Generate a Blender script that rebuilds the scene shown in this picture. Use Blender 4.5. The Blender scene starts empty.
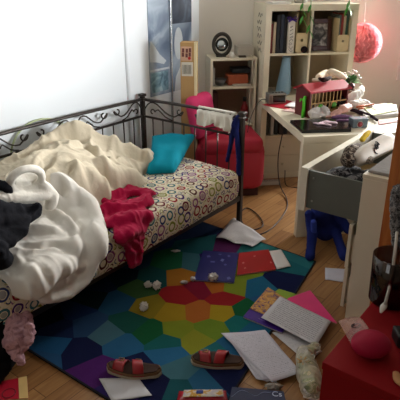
import bpy, bmesh, math, random
from mathutils import Vector, Matrix, noise
random.seed(7)
PI = math.pi
COL = bpy.context.scene.collection
# ------------------------------------------------------------------ frames of the place
TH = .91                                   # heading of the bed wall
PS = .16                                   # heading of the back wall
A = Vector((math.cos(TH), math.sin(TH), 0)); W = Vector((-math.sin(TH), math.cos(TH), 0))
R_ = Vector((math.cos(PS), math.sin(PS), 0)); N_ = Vector((-math.sin(PS), math.cos(PS), 0))
B0 = Vector((.53, 4.496, 0))
def AW(a, w, z=0): return A*a + W*w + Vector((0, 0, z))
def BR(r, n, z=0): return B0 + R_*r + N_*n + Vector((0, 0, z))
CH, CP, CF = 1.751, .411, 530.
CFW = Vector((0, math.cos(CP), -math.sin(CP))); CUP = Vector((0, math.sin(CP), math.cos(CP)))
def ray(x, y): return CFW*CF + Vector((1, 0, 0))*(x-200) + CUP*(200-y)
def at(x, y, z=0.):                        # survey point: photo pixel on the level z
    d = ray(x, y); return Vector((0, 0, CH)) + d*((z-CH)/d.z)
def atw(x, y, w):                          # survey point on the upright plane w metres along W
    d = ray(x, y); return Vector((0, 0, CH)) + d*(w/d.dot(W))
def atn(x, y, n):                          # survey point on the upright plane n metres behind the bookcase front
    d = ray(x, y); return Vector((0, 0, CH)) + d*((B0.dot(N_)+n)/d.dot(N_))
def ata(x, y, a):
    d = ray(x, y); return Vector((0, 0, CH)) + d*(a/d.dot(A))
# ------------------------------------------------------------------ materials
def lin(c): return c/12.92 if c <= .04045 else ((c+.055)/1.055)**2.4
def C3(c):
    if isinstance(c, str): c = tuple(int(c[i:i+2], 16)/255 for i in (0, 2, 4))
    return tuple(lin(v) for v in c)+(1,)
class NT:
    def __init__(s, name):
        s.m = bpy.data.materials.new(name); s.m.use_nodes = True; s.t = s.m.node_tree
        s.b = s.t.nodes['Principled BSDF']
    def n(s, k, **kw):
        x = s.t.nodes.new('ShaderNode'+k)
        for a, v in kw.items():
            if a.startswith('_'): x.inputs[a[1:].replace('_', ' ')].default_value = v
            else: setattr(x, a, v)
        return x
    def l(s, a, b): s.t.links.new(a, b)
    def math(s, op, a, b=None):
        x = s.n('Math', operation=op)
        for i, v in enumerate((a, b)):
            if v is None: continue
            if isinstance(v, (int, float)): x.inputs[i].default_value = v
            else: s.l(v, x.inputs[i])
        return x.outputs[0]
    def mix(s, f, a, b):
        x = s.n('Mix', data_type='RGBA')
        for i, v in ((0, f), (6, a), (7, b)):
            if isinstance(v, (int, float)): x.inputs[i].default_value = v
            elif isinstance(v, tuple): x.inputs[i].default_value = v
            else: s.l(v, x.inputs[i])
        return x.outputs[2]
    def ramp(s, f, stops, interp='LINEAR'):
        x = s.n('ValToRGB'); x.color_ramp.interpolation = interp
        e = x.color_ramp.elements
        while len(e) < len(stops): e.new(.5)
        for i, (p, c) in enumerate(stops): e[i].position = p; e[i].color = C3(c)
        s.l(f, x.inputs[0]); return x.outputs[0]
MC = {}
def mat(col, rough=.6, var=.12, sc=14., bump=.0, bsc=60., metal=0., spec=.5, sheen=0., trans=0., alpha=1., coat=0.):
    k = (col, rough, var, sc, bump, bsc, metal, spec, sheen, trans, alpha, coat)
    if k in MC: return MC[k]
    q = NT('mat_'+(col if isinstance(col, str) else 'x'))
    tc = q.n('TexCoord'); c = C3(col)
    nz = q.n('TexNoise', _Scale=sc, _Detail=3.); q.l(tc.outputs['Object'], nz.inputs['Vector'])
    lo = tuple(v*(1-var) for v in c[:3])+(1,); hi = tuple(min(1, v*(1+var)) for v in c[:3])+(1,)
    q.l(q.mix(nz.outputs[0], lo, hi), q.b.inputs['Base Color'])
    q.b.inputs['Roughness'].default_value = rough; q.b.inputs['Metallic'].default_value = metal
    q.b.inputs['Specular IOR Level'].default_value = spec
    q.b.inputs['Sheen Weight'].default_value = sheen
    q.b.inputs['Transmission Weight'].default_value = trans; q.b.inputs['Alpha'].default_value = alpha
    q.b.inputs['Coat Weight'].default_value = coat
    if bump:
        n2 = q.n('TexNoise', _Scale=bsc, _Detail=4.); q.l(tc.outputs['Object'], n2.inputs['Vector'])
        bp = q.n('Bump', _Strength=bump, _Distance=.01); q.l(n2.outputs[0], bp.inputs['Height']); q.l(bp.outputs[0], q.b.inputs['Normal'])
    MC[k] = q.m; return q.m
def cloth(col, **k):
    k.setdefault('rough', .95); k.setdefault('spec', .15); k.setdefault('bump', .35); k.setdefault('bsc', 45.); return mat(col, **k)
def floor_mat():
    q = NT('oak_planks'); tc = q.n('TexCoord')
    mp = q.n('Mapping'); mp.inputs['Rotation'].default_value = (0, 0, -TH); q.l(tc.outputs['Object'], mp.inputs['Vector'])
    br = q.n('TexBrick', offset=.37, _Scale=1., _Mortar_Size=.0022, _Mortar_Smooth=.3, _Brick_Width=.62, _Row_Height=.092, _Bias=0.)
    br.inputs['Color1'].default_value = C3('b88d5a'); br.inputs['Color2'].default_value = C3('9c7144'); br.inputs['Mortar'].default_value = C3('6b4626')
    q.l(mp.outputs[0], br.inputs['Vector'])
    m2 = q.n('Mapping'); m2.inputs['Scale'].default_value = (2.2, 34, 1); q.l(mp.outputs[0], m2.inputs['Vector'])
    nz = q.n('TexNoise', _Scale=1.6, _Detail=6., _Distortion=.6); q.l(m2.outputs[0], nz.inputs['Vector'])
    g = q.ramp(nz.outputs[0], [(.3, 'b08a60'), (.7, 'ffffff')])
    mx = q.n('Mix', data_type='RGBA', blend_type='MULTIPLY'); mx.inputs[0].default_value = .55
    q.l(br.outputs[0], mx.inputs[6]); q.l(g, mx.inputs[7])
    vo = q.n('TexVoronoi', _Scale=2.1); q.l(mp.outputs[0], vo.inputs['Vector'])
    k = q.ramp(vo.outputs[0], [(.0, '3a2010'), (.035, 'ffffff')])
    m3 = q.n('Mix', data_type='RGBA', blend_type='MULTIPLY'); m3.inputs[0].default_value = .7
    q.l(mx.outputs[2], m3.inputs[6]); q.l(k, m3.inputs[7])
    q.l(m3.outputs[2], q.b.inputs['Base Color']); q.b.inputs['Roughness'].default_value = .42
    return q.m
def pine_mat(col1, col2, sc=(30, 30, 2)):
    q = NT('pine'); tc = q.n('TexCoord'); mp = q.n('Mapping'); mp.inputs['Scale'].default_value = sc
    q.l(tc.outputs['Object'], mp.inputs[0]); nz = q.n('TexNoise', _Scale=1., _Detail=5., _Distortion=1.4); q.l(mp.outputs[0], nz.inputs[0])
    c = q.ramp(nz.outputs[0], [(.3, col1), (.7, col2)])
    vo = q.n('TexVoronoi', _Scale=7.); q.l(tc.outputs['Object'], vo.inputs[0])
    k = q.ramp(vo.outputs[0], [(.06, '7a2c10'), (.2, 'ffffff')])
    m3 = q.n('Mix', data_type='RGBA', blend_type='MULTIPLY'); m3.inputs[0].default_value = .8
    q.l(c, m3.inputs[6]); q.l(k, m3.inputs[7]); q.l(m3.outputs[2], q.b.inputs[0]); q.b.inputs['Roughness'].default_value = .4
    return q.m
def circles_mat():                         # printed rings on the fitted sheet (UV in metres)
    q = NT('ring_print_cotton'); uv = q.n('TexCoord').outputs['UV']
    base = C3('e6dcc6')
    last = base; prev = None
    n0 = q.n('TexNoise', _Scale=55., _Detail=1.); q.l(uv, n0.inputs[0])
    last = q.mix(q.math('MULTIPLY', q.math('GREATER_THAN', n0.outputs[0], .62), .6), base, C3('b9b04a'))
    for (sc, off, rnd, wd) in ((12., 0., .55, .07), (27., 3.3, .8, .08)):
        mp = q.n('Mapping'); mp.inputs['Location'].default_value = (off, off, 0); q.l(uv, mp.inputs[0])
        vo = q.n('TexVoronoi', voronoi_dimensions='2D', _Scale=sc, _Randomness=rnd); q.l(mp.outputs[0], vo.inputs['Vector'])
        sp = q.n('SeparateColor'); q.l(vo.outputs['Color'], sp.inputs[0])
        d = vo.outputs['Distance']
        nw = q.n('TexNoise', _Scale=30.); q.l(mp.outputs[0], nw.inputs[0]); d = q.math('ADD', d, q.math('MULTIPLY', q.math('SUBTRACT', nw.outputs[0], .5), .12))
        rr = q.math('ADD', q.math('MULTIPLY', sp.outputs[1], .10), .25)
        ring = q.math('LESS_THAN', q.math('ABSOLUTE', q.math('SUBTRACT', d, rr)), wd)
        if prev is not None: ring = q.math('MULTIPLY', q.math('MULTIPLY', ring, q.math('GREATER_THAN', prev, .50)), 1.)
        hue = q.ramp(sp.outputs[0], [(0, '6d1c30'), (.14, '4a2c6b'), (.28, '8e4f80'), (.4, '3c6f76'), (.52, '98272f'), (.64, '8c8f3f'), (.76, '34406e'), (.88, '5c2a22')], 'CONSTANT')
        if prev is None:
            fillm = q.math('MULTIPLY', q.math('LESS_THAN', d, q.math('SUBTRACT', rr, .12)), q.math('GREATER_THAN', sp.outputs[2], .6))
            last = q.mix(fillm, last, q.mix(.6, base, hue))
        last = q.mix(ring, last, hue); prev = d
    q.l(last, q.b.inputs[0]); q.b.inputs['Roughness'].default_value = .95; q.b.inputs['Specular IOR Level'].default_value = .1
    nz = q.n('TexNoise', _Scale=9., _Detail=3.); q.l(uv, nz.inputs[0]); bp = q.n('Bump', _Strength=.35, _Distance=.02)
    q.l(nz.outputs[0], bp.inputs['Height']); q.l(bp.outputs[0], q.b.inputs['Normal'])
    return q.m
def print_mat(paper, ink, rows=26., cols=9., dens=.5, sc=1.):     # lines of writing on a sheet (UV 0..1)
    q = NT('printed_sheet'); uv = q.n('TexCoord').outputs['UV']; s = q.n('SeparateXYZ'); q.l(uv, s.inputs[0])
    v = q.math('FRACT', q.math('MULTIPLY', s.outputs[1], rows))
    row = q.math('FLOOR', q.math('MULTIPLY', s.outputs[1], rows))
    line = q.math('MULTIPLY', q.math('GREATER_THAN', v, .35), q.math('LESS_THAN', v, .75))
    cb = q.n('CombineXYZ'); q.l(q.math('MULTIPLY', s.outputs[0], cols*4), cb.inputs[0]); q.l(q.math('MULTIPLY', row, 7.31), cb.inputs[1])
    nz = q.n('TexNoise', _Scale=1.3, _Detail=2.); q.l(cb.outputs[0], nz.inputs[0])
    word = q.math('GREATER_THAN', nz.outputs[0], 1-dens)
    mx = q.math('MULTIPLY', q.math('GREATER_THAN', s.outputs[0], .08), q.math('LESS_THAN', s.outputs[0], .92))
    my = q.math('MULTIPLY', q.math('GREATER_THAN', s.outputs[1], .06), q.math('LESS_THAN', s.outputs[1], .93))
    f = q.math('MULTIPLY', q.math('MULTIPLY', line, word), q.math('MULTIPLY', mx, my))
    q.l(q.mix(q.math('MULTIPLY', f, .75), C3(paper), C3(ink)), q.b.inputs[0]); q.b.inputs['Roughness'].default_value = .8
    return q.m
def blotch_mat(stops, sc=6., dist=1., rough=.6, detail=3., interp='LINEAR', coord='Object'):
    q = NT('mottled'); tc = q.n('TexCoord'); nz = q.n('TexNoise', _Scale=sc, _Detail=detail, _Distortion=dist)
    q.l(tc.outputs[coord], nz.inputs[0]); q.l(q.ramp(nz.outputs[0], stops, interp), q.b.inputs[0]); q.b.inputs['Roughness'].default_value = rough
    return q.m
def glass_mat(col, alpha, rough=.08):
    q = NT('clear_sheet'); t = q.n('BsdfTransparent'); t.inputs[0].default_value = C3(col)
    g = q.n('BsdfGlossy', _Roughness=rough); mx = q.n('MixShader'); mx.inputs[0].default_value = alpha
    q.l(t.outputs[0], mx.inputs[1]); q.l(g.outputs[0], mx.inputs[2]); q.l(mx.outputs[0], q.t.nodes['Material Output'].inputs[0]); return q.m
def film_mat(col, f, rough=.25):
    q = NT('film'); t = q.n('BsdfTransparent'); q.b.inputs[0].default_value = C3(col); q.b.inputs['Roughness'].default_value = rough
    ly = q.n('LayerWeight', _Blend=.35); fm = q.math('ADD', q.math('MULTIPLY', ly.outputs[1], .45), f)
    mx = q.n('MixShader'); q.l(fm, mx.inputs[0]); q.l(t.outputs[0], mx.inputs[1]); q.l(q.b.outputs[0], mx.inputs[2]); q.l(mx.outputs[0], q.t.nodes['Material Output'].inputs[0]); return q.m
WALL = mat('ece6da', .9, .02, 3., .08, 120.)
WALL_S = mat('e6ebee', .9, .02, 3., .08, 120.)
CEIL = mat('efebe2', .9, .02)
WHITE = mat('ddd3bb', .45, .03)
WHITE2 = mat('d2c9b4', .5, .03)
IRON = mat('3a332f', .38, .1, metal=.6)
PAPER = mat('d9d5d2', .8, .04)
BLACK = mat('121214', .5, .2)
# ------------------------------------------------------------------ mesh helpers
def add_box(bm, lo, hi, mi=0, rot=None, piv=None):
    x0, y0, z0 = lo; x1, y1, z1 = hi
    vs = [bm.verts.new(p) for p in ((x0,y0,z0),(x1,y0,z0),(x1,y1,z0),(x0,y1,z0),(x0,y0,z1),(x1,y0,z1),(x1,y1,z1),(x0,y1,z1))]
    if rot is not None:
        pv = Vector(piv) if piv else (Vector(lo)+Vector(hi))/2
        for v in vs: v.co = rot @ (v.co-pv) + pv
    for f in ((0,3,2,1),(4,5,6,7),(0,1,5,4),(1,2,6,5),(2,3,7,6),(3,0,4,7)):
        bm.faces.new([vs[i] for i in f]).material_index = mi
    return vs
def box(lo, hi, bev=0., seg=2, rot=None, piv=None):
    bm = bmesh.new(); add_box(bm, lo, hi, 0, rot, piv)
    if bev: bmesh.ops.bevel(bm, geom=bm.edges[:], offset=bev, segments=seg, affect='EDGES', profile=.5)
    return bm
def boxes(lst, bev=0.):
    bm = bmesh.new()
    for lo, hi in lst: add_box(bm, lo, hi)
    if bev: bmesh.ops.bevel(bm, geom=bm.edges[:], offset=bev, segments=1, affect='EDGES')
    return bm
def cr(pts, n=6):                          # Catmull-Rom through points
    pts = [Vector(p) for p in pts]
    if len(pts) < 3: return [pts[0].lerp(pts[-1], i/n) for i in range(n+1)]
    P = [pts[0]*2-pts[1]]+pts+[pts[-1]*2-pts[-2]]; o = []
    for i in range(1, len(P)-2):
        for k in range(n):
            t = k/n; a, b, c, d = P[i-1:i+3]
            o.append(.5*((2*b)+(c-a)*t+(2*a-5*b+4*c-d)*t*t+(3*b-a-3*c+d)*t**3))
    return o+[pts[-1]]
def add_tube(bm, pts, r, seg=8, mi=0, flat=1.):
    pts = [Vector(p) for p in pts]; n = len(pts); rings = []; up = Vector((0, 0, 1))
    T0 = (pts[1]-pts[0]).normalized()
    u = T0.orthogonal().normalized() if abs(T0.z) > .9 else T0.cross(up).normalized()
    for i, p in enumerate(pts):
        T = (pts[min(i+1, n-1)]-pts[max(i-1, 0)]).normalized()
        if T.length < .5: T = T0
        u = (u-T*u.dot(T)).normalized(); v = T.cross(u)
        rr = r[i] if isinstance(r, (list, tuple)) else r
        rings.append([bm.verts.new(p+u*(math.cos(2*PI*k/seg)*rr)+v*(math.sin(2*PI*k/seg)*rr*flat)) for k in range(seg)])
    for a, b in zip(rings, rings[1:]):
        for k in range(seg):
            f = bm.faces.new((a[k], a[(k+1) % seg], b[(k+1) % seg], b[k])); f.smooth = True; f.material_index = mi
    bm.faces.new(rings[0][::-1]).material_index = mi; bm.faces.new(rings[-1]).material_index = mi
def tube(pts, r, seg=8, flat=1.):
    bm = bmesh.new(); add_tube(bm, pts, r, seg, 0, flat); return bm
def add_lathe(bm, prof, c=(0, 0, 0), seg=20, mi=0, ax='z'):
    rings = []
    for r, h in prof:
        ring = []
        for k in range(seg):
            a = 2*PI*k/seg; p = (r*math.cos(a), r*math.sin(a), h)
            if ax == 'y': p = (p[0], p[2], p[1])
            if ax == 'x': p = (p[2], p[0], p[1])
            ring.append(bm.verts.new(Vector(c)+Vector(p)))
        rings.append(ring)
    for a, b in zip(rings, rings[1:]):
        for k in range(seg):
            f = bm.faces.new((a[k], a[(k+1) % seg], b[(k+1) % seg], b[k])); f.smooth = True; f.material_index = mi
    bm.faces.new(rings[0][::-1]).material_index = mi; bm.faces.new(rings[-1]).material_index = mi
def lathe(prof, c=(0, 0, 0), seg=20, ax='z'):
    bm = bmesh.new(); add_lathe(bm, prof, c, seg, 0, ax); bmesh.ops.recalc_face_normals(bm, faces=bm.faces[:]); return bm
def add_ell(bm, c, r, mi=0, sub=2):
    m = Matrix.Translation(Vector(c)) @ Matrix.Diagonal((r[0], r[1], r[2], 1))
    g = bmesh.ops.create_icosphere(bm, subdivisions=sub, radius=1, matrix=m)
    for v in g['verts']:
        for f in v.link_faces: f.material_index = mi; f.smooth = True
def ell(c, r, sub=3):
    bm = bmesh.new(); add_ell(bm, c, r, 0, sub); return bm
# ------------------------------------------------------------------ scene helpers
def obj(name, bm, m=None, parent=None, world=False, smooth=None, anchor=True):
    if smooth is not None:
        for f in bm.faces: f.smooth = smooth
    loc = Vector((0, 0, 0))
    if parent is not None and world:
        bm.transform(parent['_m'].inverted() if False else MAT[parent.name].inverted())
    if parent is None and anchor and len(bm.verts):
        xs = [v.co for v in bm.verts]
        loc = Vector(((min(v.x for v in xs)+max(v.x for v in xs))/2, (min(v.y for v in xs)+max(v.y for v in xs))/2, min(v.z for v in xs)))
        bm.transform(Matrix.Translation(-loc))
    me = bpy.data.meshes.new(name); bm.normal_update(); bm.to_mesh(me); bm.free()
    for mm in (m if isinstance(m, (list, tuple)) else [m]):
        if mm: me.materials.append(mm)
    o = bpy.data.objects.new(name, me); o.location = loc
    COL.objects.link(o)
    MAT[o.name] = Matrix.Translation(loc)
    if parent is not None:
        o.parent = parent; MAT[o.name] = MAT[parent.name].copy()
    return o
MAT = {}
def thing(name, label, cat, loc=(0, 0, 0), rz=0., group=None):
    o = bpy.data.objects.new(name, None); COL.objects.link(o); o.empty_display_size = .05
    o.location = loc; o.rotation_euler = (0, 0, rz); o['label'] = label; o['category'] = cat
    if group: o['group'] = group
    MAT[o.name] = Matrix.Translation(Vector(loc)) @ Matrix.Rotation(rz, 4, 'Z'); return o
def tag(o, label, cat, group=None):
    o['label'] = label; o['category'] = cat
    if group: o['group'] = group
    return o
def struct(name, bm, m, parent=None):
    o = obj(name, bm, m, parent, anchor=False)
    if parent is None: o['kind'] = 'structure'
    return o
def text(name, s, size, m, parent, M, ext=.0006, world=False):
    cu = bpy.data.curves.new(name, 'FONT'); cu.body = s; cu.size = size; cu.extrude = ext; cu.align_x = 'CENTER'; cu.align_y = 'CENTER'
    t = bpy.data.objects.new('tmp', cu); COL.objects.link(t)
    dg = bpy.context.evaluated_depsgraph_get(); dg.update(); me = bpy.data.meshes.new_from_object(t.evaluated_get(dg))
    bm = bmesh.new(); bm.from_mesh(me); bpy.data.objects.remove(t); bpy.data.curves.remove(cu); bpy.data.meshes.remove(me)
    bm.transform(M); return obj(name, bm, m, parent, world)
def nz(p, s): return noise.noise(Vector(p)*s)
def puff(strokes, voxel=.012, amp=.006, sc=22., sm=2, floor=None, amp2=0., sc2=7.):
    """soft folded cloth: a union of rounded rolls, remeshed to one continuous skin"""
    bm = bmesh.new()
    for st in strokes:
        pts = [Vector(p[0]) for p in st]; rs = [p[1] for p in st]; fl = [p[2] if len(p) > 2 else .8 for p in st]
        for i in range(max(1, len(pts)-1)):
            if len(pts) == 1: seq = [(pts[0], rs[0], fl[0])]
            else:
                L = (pts[i+1]-pts[i]).length; k = max(1, int(L/(min(rs[i], rs[i+1])*.4)))
                seq = []
                PP = [pts[max(i-1, 0)], pts[i], pts[i+1], pts[min(i+2, len(pts)-1)]]
                for j in range(k+1):
                    t = j/k; a, b, c, d = PP
                    q = .5*((2*b)+(c-a)*t+(2*a-5*b+4*c-d)*t*t+(3*b-a-3*c+d)*t**3)
                    seq.append((q, rs[i]*(1-t)+rs[i+1]*t, fl[i]*(1-t)+fl[i+1]*t))
            for q, r, f in seq: add_ell(bm, q, (r, r, r*f), 0, 2)
    me = bpy.data.meshes.new('t'); bm.to_mesh(me); bm.free()
    o = bpy.data.objects.new('t', me); COL.objects.link(o)
    md = o.modifiers.new('r', 'REMESH'); md.mode = 'VOXEL'; md.voxel_size = voxel; md.adaptivity = 0
    ms = o.modifiers.new('s', 'SMOOTH'); ms.iterations = sm; ms.factor = .5
    dg = bpy.context.evaluated_depsgraph_get(); dg.update()
    m2 = bpy.data.meshes.new_from_object(o.evaluated_get(dg)); bpy.data.objects.remove(o)
    bm = bmesh.new(); bm.from_mesh(m2); bm.normal_update()
    for v in bm.verts:
        p = v.co; wv = Vector((nz(p, 5), nz(p+Vector((9, 3, 1)), 5), nz(p+Vector((4, 7, 2)), 5)))*.12
        n1 = 1-abs(nz(p+wv, sc))*2.2; n2 = nz(p+wv, sc2)
        v.co = p+v.normal*(amp*n1+amp2*n2)
        if floor is not None and v.co.z < floor: v.co.z = floor+.001*abs(nz(p, 40))
    for f in bm.faces: f.smooth = True
    bmesh.ops.recalc_face_normals(bm, faces=bm.faces[:]); return bm
def sheet(corners, th=.0012, nx=10, ny=10, lift=0., seed=0., curl=None, mi=0):
    """a loose sheet from four corner points; gentle waves, real thickness, UV 0..1"""
    bm = bmesh.new(); uvl = bm.loops.layers.uv.new('UVMap'); c = [Vector(p) for p in corners]
    g = {}
    for s in (0, 1):
        for i in range(nx+1):
            for j in range(ny+1):
                u, v = i/nx, j/ny
                p = c[0]*(1-u)*(1-v)+c[1]*u*(1-v)+c[2]*u*v+c[3]*(1-u)*v
                z = lift*(.5+.5*nz((u*2.1+seed, v*2.3, seed), 1.3))+lift*.6*abs(nz((u+seed, v, 3), 2.))
                if curl: z += curl[0]*(1-u)**3*(1-v)**3+curl[1]*u**3*(1-v)**3+curl[2]*u**3*v**3+curl[3]*(1-u)**3*v**3
                g[s, i, j] = bm.verts.new(p+Vector((0, 0, z+s*th)))
    def fc(vs, uvs):
        f = bm.faces.new(vs); f.smooth = lift > 0 and len(vs) == 4 and vs is not None; f.material_index = mi
        for l, uv in zip(f.loops, uvs): l[uvl].uv = uv
    for i in range(nx):
        for j in range(ny):
            uv = [(i/nx, j/ny), ((i+1)/nx, j/ny), ((i+1)/nx, (j+1)/ny), (i/nx, (j+1)/ny)]
            fc([g[1, i, j], g[1, i+1, j], g[1, i+1, j+1], g[1, i, j+1]], uv)
            fc([g[0, i, j+1], g[0, i+1, j+1], g[0, i+1, j], g[0, i, j]], uv[::-1])
    for i in range(nx):
        fc([g[0, i, 0], g[0, i+1, 0], g[1, i+1, 0], g[1, i, 0]], [(0, 0)]*4)
        fc([g[0, i+1, ny], g[0, i, ny], g[1, i, ny], g[1, i+1, ny]], [(0, 0)]*4)
    for j in range(ny):
        fc([g[0, 0, j+1], g[0, 0, j], g[1, 0, j], g[1, 0, j+1]], [(0, 0)]*4)
        fc([g[0, nx, j], g[0, nx, j+1], g[1, nx, j+1], g[1, nx, j]], [(0, 0)]*4)
    bmesh.ops.recalc_face_normals(bm, faces=bm.faces[:])
    return bm
import numpy as np
WE, RC = 1.930, .055                       # outer face of the mattress, radius of its edge
QB = RC-PI*RC/2
def unroll(P):
    a, w, z = P.dot(A), P.dot(W), P.z
    if z > MT or MT-z < w-WE: return a, max(w-WE, -.01), z-MT
    return a, QB-(MT-RC-z), WE-w
def reroll(a, q, h):
    if q >= RC: return AW(a, WE+q, MT+h)
    if q >= QB:
        t = (RC-q)/(RC-QB)*PI/2; return AW(a, WE+RC-math.sin(t)*(RC+h), MT-RC+math.cos(t)*(RC+h))
    return AW(a, WE-h, MT-RC-(QB-q))
def drape(strokes, cell=.008, blur=3, amp=.012, sc=9., ang=0., ani=1.6, fine=.35, lo=.006, ridges=(), post=2, wob=.012, seed=0., thick=.0, hem=0.):
    """cloth lying on the bed: a height field over the unrolled mattress surface, folded back over its edge"""
    sph = []
    for st_ in strokes:
        pts = [unroll(Vector(p[0])) for p in st_]
        for i in range(len(pts)):
            j = min(i+1, len(pts)-1); n = 1 if i == j else max(1, int(math.dist(pts[i][:2], pts[j][:2])/.008))
            PP = [Vector(pts[max(i-1, 0)]), Vector(pts[i]), Vector(pts[j]), Vector(pts[min(j+1, len(pts)-1)])]
            for k in range(n):
                t = k/n; a_, b_, c_, d_ = PP; q_ = .5*((2*b_)+(c_-a_)*t+(2*a_-5*b_+4*c_-d_)*t*t+(3*b_-a_-3*c_+d_)*t**3)
                sph.append((q_.x, q_.y, q_.z, st_[i][1]*(1-t)+st_[j][1]*t, st_[i][2]*(1-t)+st_[j][2]*t))
    S = np.array(sph); m = .05
    a0, a1 = (S[:, 0]-S[:, 3]).min()-m, (S[:, 0]+S[:, 3]).max()+m; q0, q1 = (S[:, 1]-S[:, 3]).min()-m, (S[:, 1]+S[:, 3]).max()+m
    na, nq = int((a1-a0)/cell)+1, int((q1-q0)/cell)+1
    ga = a0+cell*np.arange(na)[:, None]; gq = q0+cell*np.arange(nq)[None, :]
    H = np.zeros((na, nq))
    wa = np.array([[nz((a0+cell*i, q0+cell*j, seed), 7.) for j in range(nq)] for i in range(na)]); wb = np.roll(wa, 13, 0)
    A2, Q2 = ga+wa*wob*2, gq+wb*wob*2
    for (x, y, z, r, f) in S:
        i0, i1 = max(0, int((x-r-.04-a0)/cell)), min(na, int((x+r+.04-a0)/cell)+2); j0, j1 = max(0, int((y-r-.04-q0)/cell)), min(nq, int((y+r+.04-q0)/cell)+2)
        d2 = (A2[i0:i1, j0:j1]-x)**2+(Q2[i0:i1, j0:j1]-y)**2; k = np.clip(r*r-d2, 0, None)
        v = np.where(k > 0, z+f*np.sqrt(k), 0); H[i0:i1, j0:j1] = np.maximum(H[i0:i1, j0:j1], v)
    H = np.maximum(H, 0); M = H > 0
    for _ in range(int(.03/cell)):          # close small gaps
        n = M.copy(); n[1:] |= M[:-1]; n[:-1] |= M[1:]; n[:, 1:] |= M[:, :-1]; n[:, :-1] |= M[:, 1:]; M = n
    for _ in range(int(.03/cell)):
        n = M.copy(); n[1:] &= M[:-1]; n[:-1] &= M[1:]; n[:, 1:] &= M[:, :-1]; n[:, :-1] &= M[:, 1:]; M = n
    H = np.where(M & (H < lo+thick), lo+thick, H)
    for _ in range(blur):
        P_ = np.pad(H, 1, mode='edge'); H = (P_[:-2, 1:-1]+P_[2:, 1:-1]+P_[1:-1, :-2]+P_[1:-1, 2:]+4*H)/8
    H0 = H.copy(); D = np.zeros_like(H)
    def hit(x, y):
        d = ray(x, y).normalized(); t = 1.5
        while t < 6:
            a, q_, h = unroll(Vector((0, 0, CH))+d*t); i, j = int((a-a0)/cell), int((q_-q0)/cell)
            if h <= (H0[i, j] if 0 <= i < na and 0 <= j < nq else 0): return a, q_
            t += .01
        return a, q_
    for pts, r, am in ridges:
        pl = cr([Vector((*hit(x, y), 0)) for x, y in pts], 14); B = np.zeros_like(H); nn = len(pl)-1
        for k, p in enumerate(pl):
            d2 = (ga-p.x)**2+(gq-p.y)**2; tp = math.sin(PI*min(1, max(0, (k+2)/(nn+4))))**.5
            B = np.maximum(B, tp*np.clip(1-d2/(r*r*1.3), 0, 1)**2.2)
        D += B*am
    H = np.where(H > lo*.4, np.maximum(H+D, lo), H)
    for _ in range(post):
        P_ = np.pad(H, 1, mode='edge'); H = (P_[:-2, 1:-1]+P_[2:, 1:-1]+P_[1:-1, :-2]+P_[1:-1, 2:]+4*H)/8
    ca, sa = math.cos(ang), math.sin(ang); bm = bmesh.new(); V = {}
    for i in range(na):
        for j in range(nq):
            if H[i, j] <= lo*.4: continue
            x, y = a0+cell*i, q0+cell*j; u, v = (x*ca+y*sa), (-x*sa+y*ca)*ani
            wx, wy = nz((x+3, y, seed+2), 3.5)*.10, nz((x, y+5, seed+4), 3.5)*.10
            r1 = 1-min(1, abs(nz((u+wx, v+wy, seed), sc))*3.2); r2 = 1-min(1, abs(nz((u*1.1+wy, v*.8+wx, seed+9), sc*2.3))*3.)
            low = nz((u+wx, v+wy, seed+1), sc*.55)
            k = min(1, H[i, j]/.03); h = H[i, j]+k*amp*(r1*r1*.9+low*1.1+fine*r2*r2-.35)
            V[i, j] = bm.verts.new(reroll(x, y, max(h, .002)))
    for (i, j), v in V.items():
        q4 = [V.get(c) for c in ((i, j), (i+1, j), (i+1, j+1), (i, j+1))]
        if all(q4): bm.faces.new(q4[::-1]).smooth = True
    for v in [v for v in bm.verts if not v.link_faces]: bm.verts.remove(v)
    eds = [e for e in bm.edges if e.is_boundary]                      # tuck the rim under
    g = bmesh.ops.extrude_edge_only(bm, edges=eds); nv_ = [x for x in g['geom'] if isinstance(x, bmesh.types.BMVert)]
    for v in nv_:
        a, q, h = unroll(v.co)
        v.co = v.co+(reroll(a, q, 0)-v.co)*.9 if h > 0 else v.co
    bmesh.ops.smooth_vert(bm, verts=bm.verts[:], factor=.5, use_axis_x=True, use_axis_y=True, use_axis_z=True)
    bmesh.ops.recalc_face_normals(bm, faces=bm.faces[:])
    for f in bm.faces: f.smooth = True
    return bm
def crumple(c, r, n=4, k=.45, sd=0.):
    bm = bmesh.new(); add_ell(bm, (0, 0, 0), (1, 1, 1), 0, n)
    for v in bm.verts:
        p = v.co.normalized()+Vector((sd, sd*.7, -sd)); h = 1-k*min(1, abs(noise.noise(p*1.7))*2.6)+.25*noise.noise(p*3.7)-.12*abs(noise.noise(p*8))
        v.co = Vector((v.co.x*r[0]*h, v.co.y*r[1]*h, max(-r[2]*.8, v.co.z*r[2]*h)))
    zm = min(v.co.z for v in bm.verts); bm.transform(Matrix.Translation(Vector(c)-Vector((0, 0, zm)))); return bm
def sv(pts, r, f=.8):                      # mixed survey: (x, y, z) on a level, or (x, y, None, w) on an upright plane
    o = []
    for i, p in enumerate(pts):
        o.append((at(p[0], p[1], p[2]) if len(p) == 3 else atw(p[0], p[1], p[3]), r[i] if isinstance(r, (list, tuple)) else r, f))
    return o
def quad(px, z): return [at(x, y, z) for x, y in px]
def inset(c, u0, u1, v0, v1, dz=.0006):
    f = lambda u, v: c[0]*(1-u)*(1-v)+c[1]*u*(1-v)+c[2]*u*v+c[3]*(1-u)*v+Vector((0, 0, dz))
    return [f(u0, v0), f(u1, v0), f(u1, v1), f(u0, v1)]
exec_marks = None
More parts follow.
